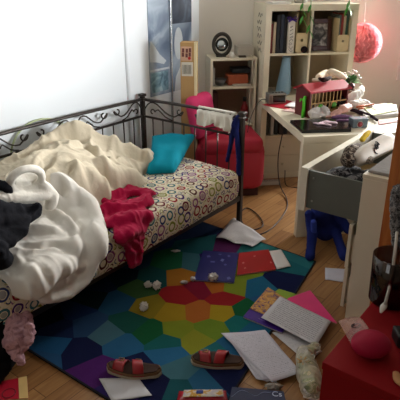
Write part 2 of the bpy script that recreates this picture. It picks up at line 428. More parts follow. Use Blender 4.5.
# ================================================================== THE ROOM
LW = 2.965                                 # bed wall plane
def isect(p, d, q, e):
    t = ((q.x-p.x)*e.y-(q.y-p.y)*e.x)/(d.x*e.y-d.y*e.x); return p+d*t
NB = .405
c1 = isect(AW(0, LW), A, BR(0, NB), R_); c2 = isect(BR(0, NB), R_, AW(0, -.75), A)
c3 = AW(-.9, -.75); c4 = AW(-.9, LW); H = 2.5
def slab(poly, z0, z1):
    bm = bmesh.new(); lo = [bm.verts.new((p.x, p.y, z0)) for p in poly]; hi = [bm.verts.new((p.x, p.y, z1)) for p in poly]
    bm.faces.new(lo[::-1]); bm.faces.new(hi); n = len(poly)
    for i in range(n): bm.faces.new((lo[i], lo[(i+1) % n], hi[(i+1) % n], hi[i]))
    bmesh.ops.recalc_face_normals(bm, faces=bm.faces[:]); return bm
MT = .445
cen = (c1+c2+c3+c4)/4
ex = [p+(p-cen).normalized()*.2 for p in (c1, c2, c3, c4)]
struct('floor', slab(ex, -.1, 0), floor_mat()); struct('ceiling', slab(ex, H, H+.1), CEIL)
def wall_run(p, q, out, holes=(), t=.12):
    """upright wall from p to q, thickness to the outside; holes = (s0,s1,z0,z1)"""
    L = (q-p).length; d = (q-p).normalized(); bm = bmesh.new()
    ss = sorted({0, L, *[h[0] for h in holes], *[h[1] for h in holes]}); zz = sorted({0, H, *[h[2] for h in holes], *[h[3] for h in holes]})
    for s0, s1 in zip(ss, ss[1:]):
        for z0, z1 in zip(zz, zz[1:]):
            if any(h[0] <= s0+1e-6 and s1 <= h[1]+1e-6 and h[2] <= z0+1e-6 and z1 <= h[3]+1e-6 for h in holes): continue
            c = [p+d*s0, p+d*s1, p+d*s1+out*t, p+d*s0+out*t]
            lo = [bm.verts.new((v.x, v.y, z0)) for v in c]; hi = [bm.verts.new((v.x, v.y, z1)) for v in c]
            bm.faces.new(lo); bm.faces.new(hi)
            for i in range(4): bm.faces.new((lo[i], lo[(i+1) % 4], hi[(i+1) % 4], hi[i]))
    bmesh.ops.remove_doubles(bm, verts=bm.verts[:], dist=1e-5)
    bmesh.ops.recalc_face_normals(bm, faces=bm.faces[:]); return bm
struct('wall_left', wall_run(c4, c1, W), WALL_S)
wr0, wr1, wz0, wz1 = 1.46, 2.72, .80, 2.25
s_of = lambda r: (BR(r, NB)-c1).dot(R_)
struct('wall_back', wall_run(c1, c2, N_, [(s_of(wr0), s_of(wr1), wz0, wz1)]), WALL)
WALL_D = mat('8d7f6e', .9, .03); rl0 = (c2-AW(4.6, -.75)).length; rl1 = rl0+1.5; struct('wall_right', wall_run(c2, c3, -W, [(rl0, rl1, .95, 2.1)]), WALL_D); 
dl0, dl1 = 1.4, 2.3
struct('wall_front', wall_run(c3, c4, -A, [(dl0, dl1, .9, 2.1)]), WALL_D)
# window frames (daylight of the room; the rear one is added for fill)
def window(i, p0, d, out, wdt, z0, z1, bars=1):
    ang = math.atan2(d.y, d.x)
    t = bpy.data.objects.new('window_%d' % i, None); COL.objects.link(t); t.location = p0; t.rotation_euler = (0, 0, ang); t['kind'] = 'structure'
    MAT[t.name] = Matrix.Translation(p0) @ Matrix.Rotation(ang, 4, 'Z')
    sgn = 1 if (Matrix.Rotation(-ang, 3, 'Z') @ out).y > 0 else -1
    y0, y1 = sorted((sgn*-.015, sgn*.06)); f = .05
    fr = [((-.03, y0, z0-.03), (f, y1, z1+.03)), ((wdt-f, y0, z0-.03), (wdt+.03, y1, z1+.03)), ((f, y0, z1-f), (wdt-f, y1, z1+.03)), ((f, y0, z0-.03), (wdt-f, y1, z0+f))]
    for k in range(1, bars+1): fr.append(((wdt*k/(bars+1)-.03, y0, z0+f), (wdt*k/(bars+1)+.03, y1, z1-f)))
    obj('window_frame', boxes(fr, .004), mat('e6e2da', .4, .02), t)
    obj('glass_pane', box((f, sgn*.02, z0+f), (wdt-f, sgn*.02+.006, z1-f)), glass_mat('ffffff', .04), t)
    obj('window_handle', boxes([((.02, y0-.02, 1.02), (.035, y0, 1.14)), ((.02, y0-.03, 1.12), (.035, y0-.02, 1.22))], .003), mat('6e675c', .4, metal=.4), t)
    return t
window(1, BR(wr0, NB), R_, N_, wr1-wr0, wz0, wz1)
dfl = (c4-c3).normalized(); window(2, c3+dfl*dl0, dfl, -A, dl1-dl0, .9, 2.1)  # second window, unseen behind the camera, added to let in fill
window(3, AW(4.6, -.75), -A, -W, 1.5, .95, 2.1)
def base_run(name, p, q, inn):
    L = (q-p).length; d = (q-p).normalized(); bm = bmesh.new()
    c = [p, q, q+inn*.014, p+inn*.014]
    return struct(name, slab(c, 0, .07), mat('d8cfbd', .5, .03))
base_run('baseboard_left', AW(-.9, LW), c1, -W); base_run('baseboard_back', c1, c2, -N_)
# pipe chase: the slight ledge running up the bed wall
struct('trim_1', tube([AW(2.91, LW+.004, .07), AW(2.91, LW+.004, H)], .022, 14), WALL_S)
# ================================================================== BED
bed = thing('daybed', 'dark metal daybed with scrolled back rail along the white wall', 'bed', AW(3.01, 1.968), TH)
LB, WB = 2.08, .95
for (x, y) in ((0, 0), (0, WB), (-LB, 0), (-LB, WB)):
    p = obj('post', boxes([((x-.017, y-.017, 0), (x+.017, y+.017, .83))], .004), IRON, bed)
    bm = boxes([((x-.024, y-.024, .80), (x+.024, y+.024, .815)), ((x-.024, y-.024, .83), (x+.024, y+.024, .85))], .003)
    obj('finial', bm, IRON, p)
def rail_panel(fn, L, name_rail):
    """fn(s,z) -> local point; scrolled panel between the two rails"""
    zt, zl, zb = .805, .672, .30
    arch = [fn(L*k/16, zt+.012*math.sin(PI*k/16)) for k in range(17)]
    obj('top_rail', tube(arch, .0125, 8), IRON, bed)
    obj('lower_rail', tube([fn(0, zl), fn(L, zl)], .0095, 8), IRON, bed)
    obj('foot_rail', tube([fn(0, zb), fn(L, zb)], .010, 8), IRON, bed)
    n = int(L/.105)
    for k in range(1, n):
        obj('spindle', tube([fn(L*k/n, zb), fn(L*k/n, zl)], .0055, 6), IRON, bed)
    m = max(2, round(L/.46)); m += m % 2; cw = L/m
    for k in range(m):
        s0 = k*cw; fl = 1 if k % 2 == 0 else -1
        cx = lambda u: s0+(u if fl > 0 else 1-u)*cw
        bm = bmesh.new()
        pts = []
        for j in range(15):                # spiral at the upper inner end
            a = PI*.5+j*PI*1.55/14; r = .012+.022*j/14; pts.append((.80+math.cos(a)*r/cw, .762+math.sin(a)*r))
        pts = pts + [(.70, .715), (.50, .735), (.33, .785), (.18, .792), (.06, .74), (.02, .69)]
        add_tube(bm, cr([fn(cx(u), z) for u, z in pts], 2), .0055, 6)
        pts = []
        for j in range(13):
            a = -PI*.5-j*PI*1.4/12; r = .010+.018*j/12; pts.append((.22+math.cos(a)*r/cw, .716+math.sin(a)*r))
        pts = pts + [(.35, .745), (.5, .70), (.66, .682)]
        add_tube(bm, cr([fn(cx(u), z) for u, z in pts], 2), .005, 6)
        obj('scroll', bm, IRON, bed)
rail_panel(lambda s, z: Vector((-LB+s, WB, z)), LB, 'back')
rail_panel(lambda s, z: Vector((0, s, z)), WB, 'end')
rail_panel(lambda s, z: Vector((-LB, s, z)), WB, 'foot')
obj('side_rail', box((-LB, -.012, .19), (0, .012, .225), .004), IRON, bed)
obj('side_rail', box((-LB, WB-.012, .19), (0, WB+.012, .225), .004), IRON, bed)
obj('slat_base', boxes([((-LB+.1+k*.14, .0, .205), (-LB+.16+k*.14, WB, .222)) for k in range(14)]), mat('6b5a48', .7), bed)
# mattress with ring-printed sheet: section swept along the bed, UV unrolled in metres
def mattress():
    bm = bmesh.new(); uvl = bm.loops.layers.uv.new('UVMap')
    w0, w1, h0, h1, R = -.028, .915, 0., .205, .055
    prof = [(w0+.05, h0)]
    for k in range(5): a = PI*1.5-k*PI/8; prof.append((w0+.03+.03*math.cos(a), h0+.03+.03*math.sin(a)))
    for k in range(1, 4): prof.append((w0-.008*math.sin(PI*k/4), .03+(h1-R-.03)*k/4))
    for k in range(7): a = PI-k*PI/12; prof.append((w0+R+R*math.cos(a), h1-R+R*math.sin(a)))
    for k in range(1, 16): prof.append((w0+R+(w1-w0-2*R)*k/16, h1+.006*math.sin(PI*k/16)))
    for k in range(7): a = PI/2-k*PI/12; prof.append((w1-R+R*math.cos(a), h1-R+R*math.sin(a)))
    prof.append((w1, h0))
    arc = [0]
    for a, b in zip(prof, prof[1:]): arc.append(arc[-1]+math.hypot(a[0]-b[0], a[1]-b[1]))
    nx = 60; x0, x1 = -LB+.035, -.03; g = []
    for i in range(nx+1):
        t = i/nx; x = x0+(x1-x0)*t; row = []
        e = min(t, 1-t)*nx*(x1-x0)/nx; sh = 0 if e > .06 else .055*(1-math.sqrt(max(0, 1-(1-e/.06)**2)))
        for (y, z) in prof:
            yc = (w0+w1)/2; zc = .1
            k = 1-sh/.5; kz = 1-sh/.14
            bump = .006*nz((x, y, 0), 4.)+.003*nz((x, y, 5), 11.)
            zz = .232+zc+(z-zc)*kz+(bump if z > .1 else -.02*math.sin(PI*t)*(1 if z < .05 else .4))
            row.append(bm.verts.new((x, yc+(y-yc)*k+(bump*.6 if z < h1-.01 else 0), zz)))
        g.append(row)
    for i in range(nx):
        for j in range(len(prof)-1):
            f = bm.faces.new((g[i][j], g[i+1][j], g[i+1][j+1], g[i][j+1])); f.smooth = True
            for l, (ii, jj) in zip(f.loops, ((i, j), (i+1, j), (i+1, j+1), (i, j+1))): l[uvl].uv = (x0+(x1-x0)*ii/nx, arc[jj])
    for i in range(nx): bm.faces.new((g[i][0], g[i][-1], g[i+1][-1], g[i+1][0]))
    for r, rev in ((g[0], 0), (g[-1], 1)):
        f = bm.faces.new(r if rev else r[::-1])
        for l in f.loops: l[uvl].uv = (l.vert.co.y, l.vert.co.z)
    bmesh.ops.recalc_face_normals(bm, faces=bm.faces[:])
    bm.transform(Matrix.Translation(AW(3.01, 1.968)) @ Matrix.Rotation(TH, 4, 'Z')); return bm
tag(obj('mattress', mattress(), circles_mat()), 'mattress in a cream fitted sheet printed with coloured rings', 'mattress')
MT_ = .437                                  # level of the mattress top
def st(w, pts, r, f=.8):                   # roll through photo points on the upright plane w
    return [(atw(x, y, w if not isinstance(w, (list, tuple)) else w[i]), r if not isinstance(r, (list, tuple)) else r[i], f) for i, (x, y) in enumerate(pts)]
def sz(z, pts, r, f=.8):
    return [(at(x, y, z if not isinstance(z, (list, tuple)) else z[i]), r if not isinstance(r, (list, tuple)) else r[i], f) for i, (x, y) in enumerate(pts)]
# turquoise pillow in the corner of the bed
def pillow():
    c = [at(146, 174, .46), at(174, 173, .46), at(197, 135, .55), at(152, 136, .58)]
    bm = bmesh.new(); n = 18; g = {}
    nrm = (c[1]-c[0]).cross(c[3]-c[0]).normalized()
    for s in (-1, 1):
        for i in range(n+1):
            for j in range(n+1):
                u, v = i/n, j/n; uu, vv = 2*u-1, 2*v-1
                pin = .06*(1-abs(uu)**2)*abs(vv)**6; pin2 = .06*(1-vv**2)*abs(uu)**6
                u2 = .5+.5*uu*(1-pin2*1.2); v2 = .5+.5*vv*(1-pin*1.2)
                p = c[0]*(1-u2)*(1-v2)+c[1]*u2*(1-v2)+c[2]*u2*v2+c[3]*(1-u2)*v2
                h = .060*((1-uu**4)*(1-vv**4))**.55*(1+.35*nz((u*3, v*3, s), 1.3))+.004*abs(nz((u, v, 2), 9))
                if (i in (0, n) or j in (0, n)):
                    if s == 1: g[s, i, j] = g[-1, i, j]; continue
                    h = 0
                g[s, i, j] = bm.verts.new(p+nrm*(h*s))
    for s in (-1, 1):
        for i in range(n):
            for j in range(n):
                q = [g[s, i, j], g[s, i+1, j], g[s, i+1, j+1], g[s, i, j+1]]; f = bm.faces.new(q if s > 0 else q[::-1]); f.smooth = True
    bmesh.ops.recalc_face_normals(bm, faces=bm.faces[:]); return bm
tag(obj('pillow', pillow(), cloth('0f8aa0', bump=.2, bsc=12.)), 'turquoise pillow leaning in the corner of the daybed', 'pillow')
# cream quilt, piled at the back
quilt = [
 st((2.72, 2.74, 2.77, 2.78, 2.74, 2.68, 2.60, 2.50, 2.42), [(2, 172), (14, 160), (35, 147), (58, 135), (76, 130), (96, 140), (120, 149), (145, 156), (157, 166)], (.05, .045, .045, .045, .045, .05, .05, .045, .035)),
 st(2.50, [(0, 192), (25, 178), (50, 166), (75, 160), (100, 162), (125, 168), (150, 174)], (.12, .12, .12, .11, .11, .10, .06), .6),
 st(2.64, [(0, 182), (40, 167), (70, 152), (95, 156), (120, 162)], .11, .7),
 st((2.40, 2.40, 2.40, 2.40, 2.38, 2.34), [(10, 190), (40, 178), (62, 168), (80, 162), (104, 167), (114, 178)], (.05, .05, .055, .05, .05, .04), .9),
 st((2.36, 2.34, 2.33, 2.30, 2.26), [(60, 188), (76, 178), (90, 176), (100, 184), (106, 194)], (.06, .06, .06, .05, .035), .9),
 st(2.36, [(110, 170), (126, 178), (146, 186)], (.06, .07, .05), .7),
 st((2.30, 2.28), [(86, 200), (118, 196)], .05, .7),
 st(2.44, [(150, 160), (160, 168), (156, 176)], .035),
]
QM = cloth('c6bba5', bump=.5, bsc=26., var=.05)
tag(obj('quilt', drape(quilt, .007, 3, .020, 4.6, .5, 1.6, .5, seed=1., ridges=[
 ([(50, 139), (66, 129), (76, 127), (88, 136), (98, 142), (112, 146), (130, 148), (148, 150), (160, 156)], .05, 0.042), ([(70, 137), (84, 145), (98, 153), (110, 154), (130, 158)], .045, -0.046),
 ([(60, 150), (74, 146), (88, 147), (100, 154), (106, 162)], .045, 0.037), ([(60, 166), (72, 158), (86, 155), (98, 162)], .04, -0.042), ([(20, 172), (34, 160), (50, 150)], .05, 0.037), ([(24, 182), (40, 170), (54, 162)], .04, -0.037),
 ([(108, 164), (113, 152), (118, 150), (122, 162)], .035, 0.033), ([(100, 168), (107, 178), (110, 190)], .04, 0.037), ([(68, 160), (78, 168), (80, 180), (74, 188)], .04, 0.042), ([(84, 170), (90, 178), (92, 186)], .035, -0.033),
 ([(76, 190), (90, 190), (104, 186)], .03, -0.037), ([(118, 178), (132, 180), (146, 168), (158, 158)], .04, 0.028), ([(124, 158), (136, 168), (142, 178)], .035, -0.033), ([(132, 154), (144, 162), (152, 170)], .035, 0.024), ([(112, 170), (122, 176), (128, 184)], .035, -0.028)]), QM), 'cream quilt heaped against the scrolled back rail', 'quilt')
# white duvet, spilling over the side of the bed
duvet = [
 sv([(48, 183, .62), (64, 188, .60), (80, 195, .57), (92, 207, .52), (97, 224, .47), (98, 238, None, 1.90), (94, 258, None, 1.895), (84, 276, None, 1.90), (68, 291, None, 1.90), (48, 297, None, 1.905)], (.045, .05, .05, .05, .05, .05, .045, .045, .04, .035), 1.),
 sv([(-10, 205, .56), (30, 200, .56), (66, 204, .52)], .10, .7), sv([(-10, 222, .52), (30, 216, .50), (80, 216, .47)], .10, .6), sv([(-10, 240, .50), (36, 232, .48), (84, 228, .46)], .10, .5),
 sv([(-10, 254, .47), (30, 246, .46), (70, 238, .45)], .07, .6), sv([(24, 264, None, 1.905), (50, 262, None, 1.90), (84, 250, None, 1.905)], .05, .7), sv([(34, 272, None, 1.905), (50, 272, None, 1.90), (78, 264, None, 1.905)], .05, .6),
 sv([(42, 282, None, 1.905), (70, 278, None, 1.905)], .05, .6), sv([(48, 290, None, 1.905), (62, 289, None, 1.905)], .035, .6),
 st((2.42, 2.36, 2.30, 2.28), [(40, 180), (58, 178), (72, 186), (76, 198)], (.035, .045, .045, .04), .9),
]
duvet += [sv([(-10, 258, .475), (30, 252, .475), (62, 246, .465)], .07, .5), sv([(30, 262, .46), (60, 254, .455), (84, 246, .455)], .05, .6), sv([(-10, 266, .455), (14, 266, .455), (34, 262, .455)], .05, .7), sv([(10, 274, .44), (24, 277, None, 1.905), (40, 278, None, 1.905)], .045, .7), sv([(30, 284, None, 1.905), (44, 286, None, 1.905)], .04, .7)]
DM = cloth('dedad2', bump=.35, bsc=18., var=.03)
tag(obj('duvet', drape(duvet, .007, 3, .010, 4.6, .9, 1.7, .4, lo=.028, seed=4., ridges=[
 ([(44, 206), (62, 216), (78, 234), (85, 256), (80, 276)], 0.032, 0.032), ([(54, 208), (70, 216), (86, 236), (91, 256)], 0.025, -0.032), ([(30, 200), (46, 196), (60, 200), (74, 202)], 0.036, 0.022),
 ([(20, 246), (38, 246), (54, 243), (68, 246)], 0.032, -0.036), ([(14, 258), (30, 256), (48, 252), (64, 254), (74, 262)], 0.032, 0.029), ([(10, 236), (28, 232), (46, 230), (62, 234)], 0.032, 0.022), ([(10, 268), (30, 268), (50, 264), (66, 270)], 0.029, -0.025),
 ([(28, 284), (44, 280), (60, 282), (72, 276)], 0.029, 0.022), ([(46, 190), (58, 184), (68, 190), (72, 202)], 0.029, 0.029), ([(52, 196), (60, 192), (64, 200)], 0.022, -0.029), ([(24, 214), (40, 212), (52, 218), (60, 228)], 0.029, -0.025)]), DM), 'crumpled white duvet spilling over the front edge of the daybed', 'duvet')
# hollow roll of a white pillowcase
cen_ = (26, 180)
pc = [[(atw(26+16*math.cos(a), 180+11*math.sin(a)-3*math.cos(a), 2.20+.03*math.sin(a)), .020, 1.) for a in [k*PI/8 for k in range(17)]],
      st(2.27, [(14, 182), (36, 176)], .035, 1.), st(2.27, [(16, 187), (38, 184)], .03, 1.), st((2.24, 2.22, 2.2), [(-8, 196), (20, 198), (44, 194)], (.05, .05, .04), .8), st((2.2, 2.2, 2.2), [(44, 186), (52, 196), (50, 206)], (.03, .035, .03), .8)]
tag(obj('pillowcase', puff(pc, .007, .003, 14., 2, None, .004, 5.), cloth('ebe7dc')), 'white pillowcase with an open rolled end beside the black jacket', 'pillowcase')
# black jacket on top of the duvet, left edge
jk = [st(2.22, [(-14, 186), (2, 186), (8, 192)], (.035, .03, .02)), st(2.14, [(-14, 208), (6, 209), (22, 210), (36, 208)], (.06, .055, .045, .026), .6), st(2.10, [(30, 212), (37, 206)], .024),
      st(2.14, [(-14, 220), (8, 220), (22, 216), (35, 212)], (.10, .09, .06, .028), .6), st(2.08, [(-14, 238), (2, 236), (16, 228), (26, 219)], (.10, .09, .06, .03), .6),
      st(1.99, [(-14, 250), (-4, 256), (4, 264)], (.09, .06, .035), .6)]
tag(obj('jacket', puff(jk, .0085, .010, 12., 2, None, .014, 6.), cloth('17181e')), 'black jacket lying on the white duvet at the left edge', 'jacket')
# crimson throw
def zs(z, pts, r, f=.6): return sz(z, pts, r, f)
th = [zs(.450, [(112, 198), (130, 191), (148, 194)], .05), zs(.450, [(106, 202), (122, 195), (142, 192)], (.055, .06, .055)), zs(.450, [(104, 214), (122, 208), (144, 203)], (.05, .07, .06)), zs(.450, [(110, 224), (126, 220), (144, 214)], (.05, .07, .05)), zs(.45, [(120, 231), (134, 228), (152, 220)], (.04, .05, .025)),
      sv([(128, 230, .45), (129, 241, None, 1.925), (131, 252, None, 1.925), (133, 262, None, 1.925)], (.055, .05, .048, .04), .3), sv([(137, 228, .45), (138, 240, None, 1.925), (138, 250, None, 1.925), (138, 261, None, 1.925)], (.05, .045, .04, .03), .3)]
tag(obj('throw_blanket', drape(th, .006, 3, .020, 6., .2, 1.8, .5, lo=.02, wob=.004, seed=8., ridges=[
 ([(100, 204), (112, 196), (128, 194), (146, 196)], .03, .028), ([(103, 222), (104, 212), (116, 210), (132, 208)], .03, .03), ([(110, 222), (124, 218), (142, 212), (152, 214)], .025, .025), ([(116, 230), (130, 226), (150, 222)], .025, .022), ([(128, 236), (130, 250), (134, 262)], .02, .02), ([(136, 232), (139, 246), (140, 258)], .018, .016)]), cloth('a80c3e', sheen=.1)), 'crimson fleece throw crumpled on the ring-print sheet', 'blanket')
# white cloths over the end rail
tw = thing('hand_towel', 'white towel hung over the end rail of the daybed', 'towel', AW(3.01, 2.185, .667), TH)
bm = bmesh.new(); nx, nyy = 28, 16; g = {}
for s in (0, 1):
    for i in range(nx+1):
        for j in range(nyy+1):
            u, v = i/nx, j/nyy; y = -.155+.31*u+.02*nz((v*3, u*2, 7), 1); a = (v-.5)*2
            ln = .10+.02*math.sin(u*9)+.03*nz((u*6, 1, a > 0), 1)
            rr = .019+s*.004
            if abs(a) < .2: an = PI/2-a/.2*PI/2; x = rr*math.cos(an)*-1; z = .15+rr*math.sin(an)
            else: x = (-1 if a < 0 else 1)*(rr+.010+.040*nz((u*11, v*2, 0), 1)*abs(a)+.014*abs(a)*math.sin(u*34+v*3+2*nz((u*3, 0, 0), 1))); x = x; z = .15-(abs(a)-.2)/.8*ln
            if abs(a) < .2: x = -rr*math.cos(PI/2+a/.2*PI/2)*-1
            g[s, i, j] = bm.verts.new((x, y, z))
for i in range(nx):
    for j in range(nyy):
        for s in (0, 1):
            f = bm.faces.new([g[s, i, j], g[s, i+1, j], g[s, i+1, j+1], g[s, i, j+1]]); f.smooth = True
bmesh.ops.recalc_face_normals(bm, faces=bm.faces[:])
obj('towel_cloth', bm, cloth('e4e0d4'), tw)
# dark blue legging legs slung on the near corner post
lg = [[(BR(0, 0), .01)]]
P = AW(3.01, 1.968)
lgs = [[(P+W*.02+A*-.0+Vector((0, 0, .83)), .016), (P+W*.05+A*-.028+Vector((0, 0, .76)), .018), (P+W*.07+A*-.03+Vector((0, 0, .62)), .017), (P+W*.10+A*-.03+Vector((0, 0, .48)), .014)],
       [(P+W*.02+A*-.0+Vector((0, 0, .83)), .016), (P+W*.026+A*-.03+Vector((0, 0, .72)), .016), (P+W*.0+A*-.036+Vector((0, 0, .55)), .018), (P+W*-.005+A*-.036+Vector((0, 0, .40)), .016)]]
tag(obj('leggings', puff(lgs, .006, .003, 30., 1), cloth('1a2156')), 'navy leggings slung over the near corner post of the bed', 'leggings')
# pale green hoop behind the back rail
hp = [AW(2.05+.22*math.cos(a)*1.15, LW-.012-.03*(1-math.sin(a)), .62+.215*math.sin(a)) for a in [k*2*PI/40 for k in range(41)]]
tag(obj('toy_hoop', tube(hp, .007, 6), mat('a9b489', .5)), 'thin pale green hoop leaning on the wall behind the bed', 'hoop')
# things under the bed
bag = [[(AW(2.88, 2.35, .10), .09, .8), (AW(2.6, 2.32, .12), .11, .8), (AW(2.3, 2.35, .10), .10, .8)], [(AW(2.75, 2.45, .1), .1, .8), (AW(2.4, 2.5, .1), .1, .8)]]
tag(obj('duffel_bag', puff(bag, .016, .006, 12., 3, .008), cloth('0d0d10')), 'black duffel bag pushed under the head of the daybed', 'bag')
jb = [[(AW(1.9, 2.2, .10), .09, .8), (AW(1.6, 2.2, .1), .1, .8), (AW(1.3, 2.2, .1), .09, .8)]]
tag(obj('storage_sack', puff(jb, .016, .006, 12., 3, .008), cloth('0e0f13')), 'black sack under the left end of the daybed', 'sack')
# ================================================================== RUG
RUG = [Vector((-1.196, 2.376, 0)), Vector((-.019, 1.504, 0)), Vector((.755, 3.003, 0)), Vector((-.36, 3.895, 0))]
SEED = [(178, 277, 'a16b27'), (181, 297, '8d2326'), (200, 290, '761b2f'), (215, 287, 'a35c24'), (224, 300, '8d2326'), (198, 313, 'a55f2b'), (173, 314, '9b7f24'), (148, 308, '867525'),
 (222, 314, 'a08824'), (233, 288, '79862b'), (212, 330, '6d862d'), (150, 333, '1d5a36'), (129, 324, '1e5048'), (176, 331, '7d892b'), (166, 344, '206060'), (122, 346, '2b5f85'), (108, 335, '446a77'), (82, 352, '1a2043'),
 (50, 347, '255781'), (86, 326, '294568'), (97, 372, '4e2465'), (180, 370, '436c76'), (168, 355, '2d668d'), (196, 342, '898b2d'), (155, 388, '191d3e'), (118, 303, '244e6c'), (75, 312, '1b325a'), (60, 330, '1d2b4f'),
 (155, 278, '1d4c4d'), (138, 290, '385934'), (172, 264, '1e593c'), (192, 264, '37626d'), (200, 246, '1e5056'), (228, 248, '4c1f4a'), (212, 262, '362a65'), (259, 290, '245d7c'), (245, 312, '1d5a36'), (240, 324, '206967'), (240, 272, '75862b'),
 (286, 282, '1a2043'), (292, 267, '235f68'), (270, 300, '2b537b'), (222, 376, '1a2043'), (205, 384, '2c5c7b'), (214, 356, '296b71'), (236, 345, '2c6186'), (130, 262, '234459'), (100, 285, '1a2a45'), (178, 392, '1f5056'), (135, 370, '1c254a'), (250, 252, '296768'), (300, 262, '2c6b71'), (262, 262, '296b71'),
 (20, 330, '131d32'), (50, 318, '111d25'), (90, 300, '132528'), (0, 345, '1a2a45'), (120, 278, '152931'), (40, 360, '2a537b'), (120, 392, '362a65'), (150, 240, '213959'), (190, 232, '1a2a47'), (252, 330, '245d7c'), (275, 316, '1a2043')]  # dark navy and green seeds, deepened for the shade under the bed
def rug():
    bm = bmesh.new(); pts = [at(x, y, 0) for x, y, _ in SEED]; mats = []; z = .009
    key = {}
    for i, (p, s) in enumerate(zip(pts, SEED)):
        poly = [v.copy() for v in RUG]
        for j, q in enumerate(pts):
            if i == j: continue
            m = (p+q)/2; d = q-p; out = []
            for a, b in zip(poly, poly[1:]+poly[:1]):
                da, db = (a-m).dot(d), (b-m).dot(d)
                if da <= 0: out.append(a)
                if (da < 0) != (db < 0) and abs(da-db) > 1e-9: out.append(a+(b-a)*(da/(da-db)))
            poly = out
            if len(poly) < 3: break
        if len(poly) < 3: continue
        c = s[2]
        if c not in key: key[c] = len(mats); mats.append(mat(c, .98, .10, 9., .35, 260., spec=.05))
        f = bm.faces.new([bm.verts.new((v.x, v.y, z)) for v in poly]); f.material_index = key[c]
    bmesh.ops.remove_doubles(bm, verts=bm.verts[:], dist=.0008)
    mats.append(mat('15131c', .98)); e = len(mats)-1
    lo = [bm.verts.new((v.x, v.y, .0005)) for v in RUG]; hi = [bm.verts.new((v.x, v.y, z-.0004)) for v in RUG]
    bm.faces.new(lo).material_index = e
    for i in range(4): bm.faces.new((lo[i], lo[(i+1) % 4], hi[(i+1) % 4], hi[i])).material_index = e
    ctr = sum(RUG, Vector())/4
    for i in range(4):                     # bound edge
        a, b = RUG[i], RUG[(i+1) % 4]; dd = (b-a).normalized(); n = Vector((-dd.y, dd.x, 0)); n = n if (ctr-a).dot(n) > 0 else -n
        v = [a, b, b+n*.009, a+n*.009]
        vs = [bm.verts.new((p.x, p.y, z+.0012)) for p in v]; bm.faces.new(vs).material_index = e
        ws = [bm.verts.new((p.x, p.y, .0005)) for p in v]
        bm.faces.new((vs[0], vs[1], ws[1], ws[0])).material_index = e
    bmesh.ops.recalc_face_normals(bm, faces=bm.faces[:]); return bm, mats
rb, rm = rug(); tag(obj('rug', rb, rm), 'rug of bright many-coloured polygons with a dark bound edge', 'rug')
RZ = .0115
# ================================================================== BOOKCASE (2 x 4 cubes)
bc = thing('bookcase', 'tall cream cube bookcase two cubes wide against the back wall', 'bookcase', B0, PS)
WD, DP, HT = .79, .39, 1.49
lv = [0, .05, .385, .401, .737, .753, 1.089, 1.105, 1.44, 1.49]
obj('side_panel', box((0, 0, 0), (.05, DP, 1.44), .002), WHITE, bc); obj('side_panel', box((WD-.05, 0, 0), (WD, DP, 1.44), .002), WHITE, bc)
obj('top_panel', box((-.001, 0, 1.44), (WD+.001, DP, 1.49), .002), WHITE, bc); obj('bottom_panel', box((.05, 0, 0), (WD-.05, DP, .05)), WHITE, bc)
for z in (.385, .737, 1.089):
    for x in (.05, .403): obj('shelf', box((x, .002, z), (x+.337, DP, z+.016)), WHITE, bc)
obj('divider', box((.387, .001, .05), (.403, DP, 1.44)), WHITE, bc)
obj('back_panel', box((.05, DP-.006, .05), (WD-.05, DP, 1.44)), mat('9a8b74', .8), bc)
# two stacked drawers in each low left cube
for z in (.052, .218):
    d = obj('drawer', boxes([((.052, .006, z), (.385, .026, z+.163)), ((.06, .026, z+.01), (.376, .34, z+.12))], .001), WHITE2, bc)
    obj('knob', ell((.218, -.004, z+.08), (.012, .012, .012), 2), WHITE2, d)
for z in (.052, .218): 
    d = obj('drawer', boxes([((.405, .006, z), (.738, .026, z+.163)), ((.412, .026, z+.01), (.73, .34, z+.12))], .001), WHITE2, bc)
    obj('knob', ell((.57, -.004, z+.08), (.012, .012, .012), 2), WHITE2, d)
# doodles stuck on its side: small grey squiggle stickers
sq = bmesh.new()
for k in range(6):
    zc = 1.40-k*.055; pts = [Vector((-.0015, .10+.13*u+.02*math.sin(k), zc+.017*math.sin(u*11+k*2))) for u in [i/10 for i in range(11)]]; add_tube(sq, pts, .0022, 5)
obj('side_sticker', sq, mat('7d7466', .8), bc)
# books
def book(name, label, x, z, w, h, d, col, y0=.03, lean=0., letters=None, lcol='d8d2c0', grp='upright books in the top left cube', tilt=None, lsz=.03, marks=False):
    t = thing(name, label, 'book', BR(x, y0, z), PS, grp)
    Rm = Matrix.Rotation(lean, 4, 'Y')
    def q(bm): bm.transform(Rm); return bm
    obj('cover', q(boxes([((0, 0, 0), (.003, d, h)), ((w-.003, 0, 0), (w, d, h)), ((.0, 0, 0), (w, .003, h))], .0008)), mat(col, .5, .08), t)
    obj('page_block', q(box((.003, .003, .004), (w-.003, d-.004, h-.004))), mat('cfc4a8', .9), t)
    if marks:                              # upright row of curled print on the spine
        mb = bmesh.new()
        for k in range(8):
            zc = .022+k*.027; sz_ = .019-.0009*k; cx = w/2
            add_tube(mb, cr([(cx+sz_*math.sin(k*1.3+u*2.2)*.9, -.0008, zc+sz_*.55*math.cos(k*.9+u*2.9)) for u in (0, .5, 1, 1.5, 2)], 3), .0017, 5)
        obj('spine_print', q(mb), mat('2a2a2e', .6), t)
    if letters:
        M = Rm @ Matrix.Translation((w/2, -.0006, h*.5)) @ Matrix.Rotation(PI/2, 4, 'X') @ Matrix.Rotation(PI/2, 4, 'Z')
        text('lettering', letters, lsz, mat(lcol, .6), t, M, .0004)
    return t
zz = 1.106
book('book', 'thin dark red book at the left end of the top left cube', .056, zz, .018, .235, .19, '6e1f1c')
book('book', 'cream paperback beside the thin dark red book', .078, zz, .024, .245, .19, 'b9a88c')
book('book', 'tall black binder next to the cream paperback', .106, zz, .028, .30, .24, '17191d')
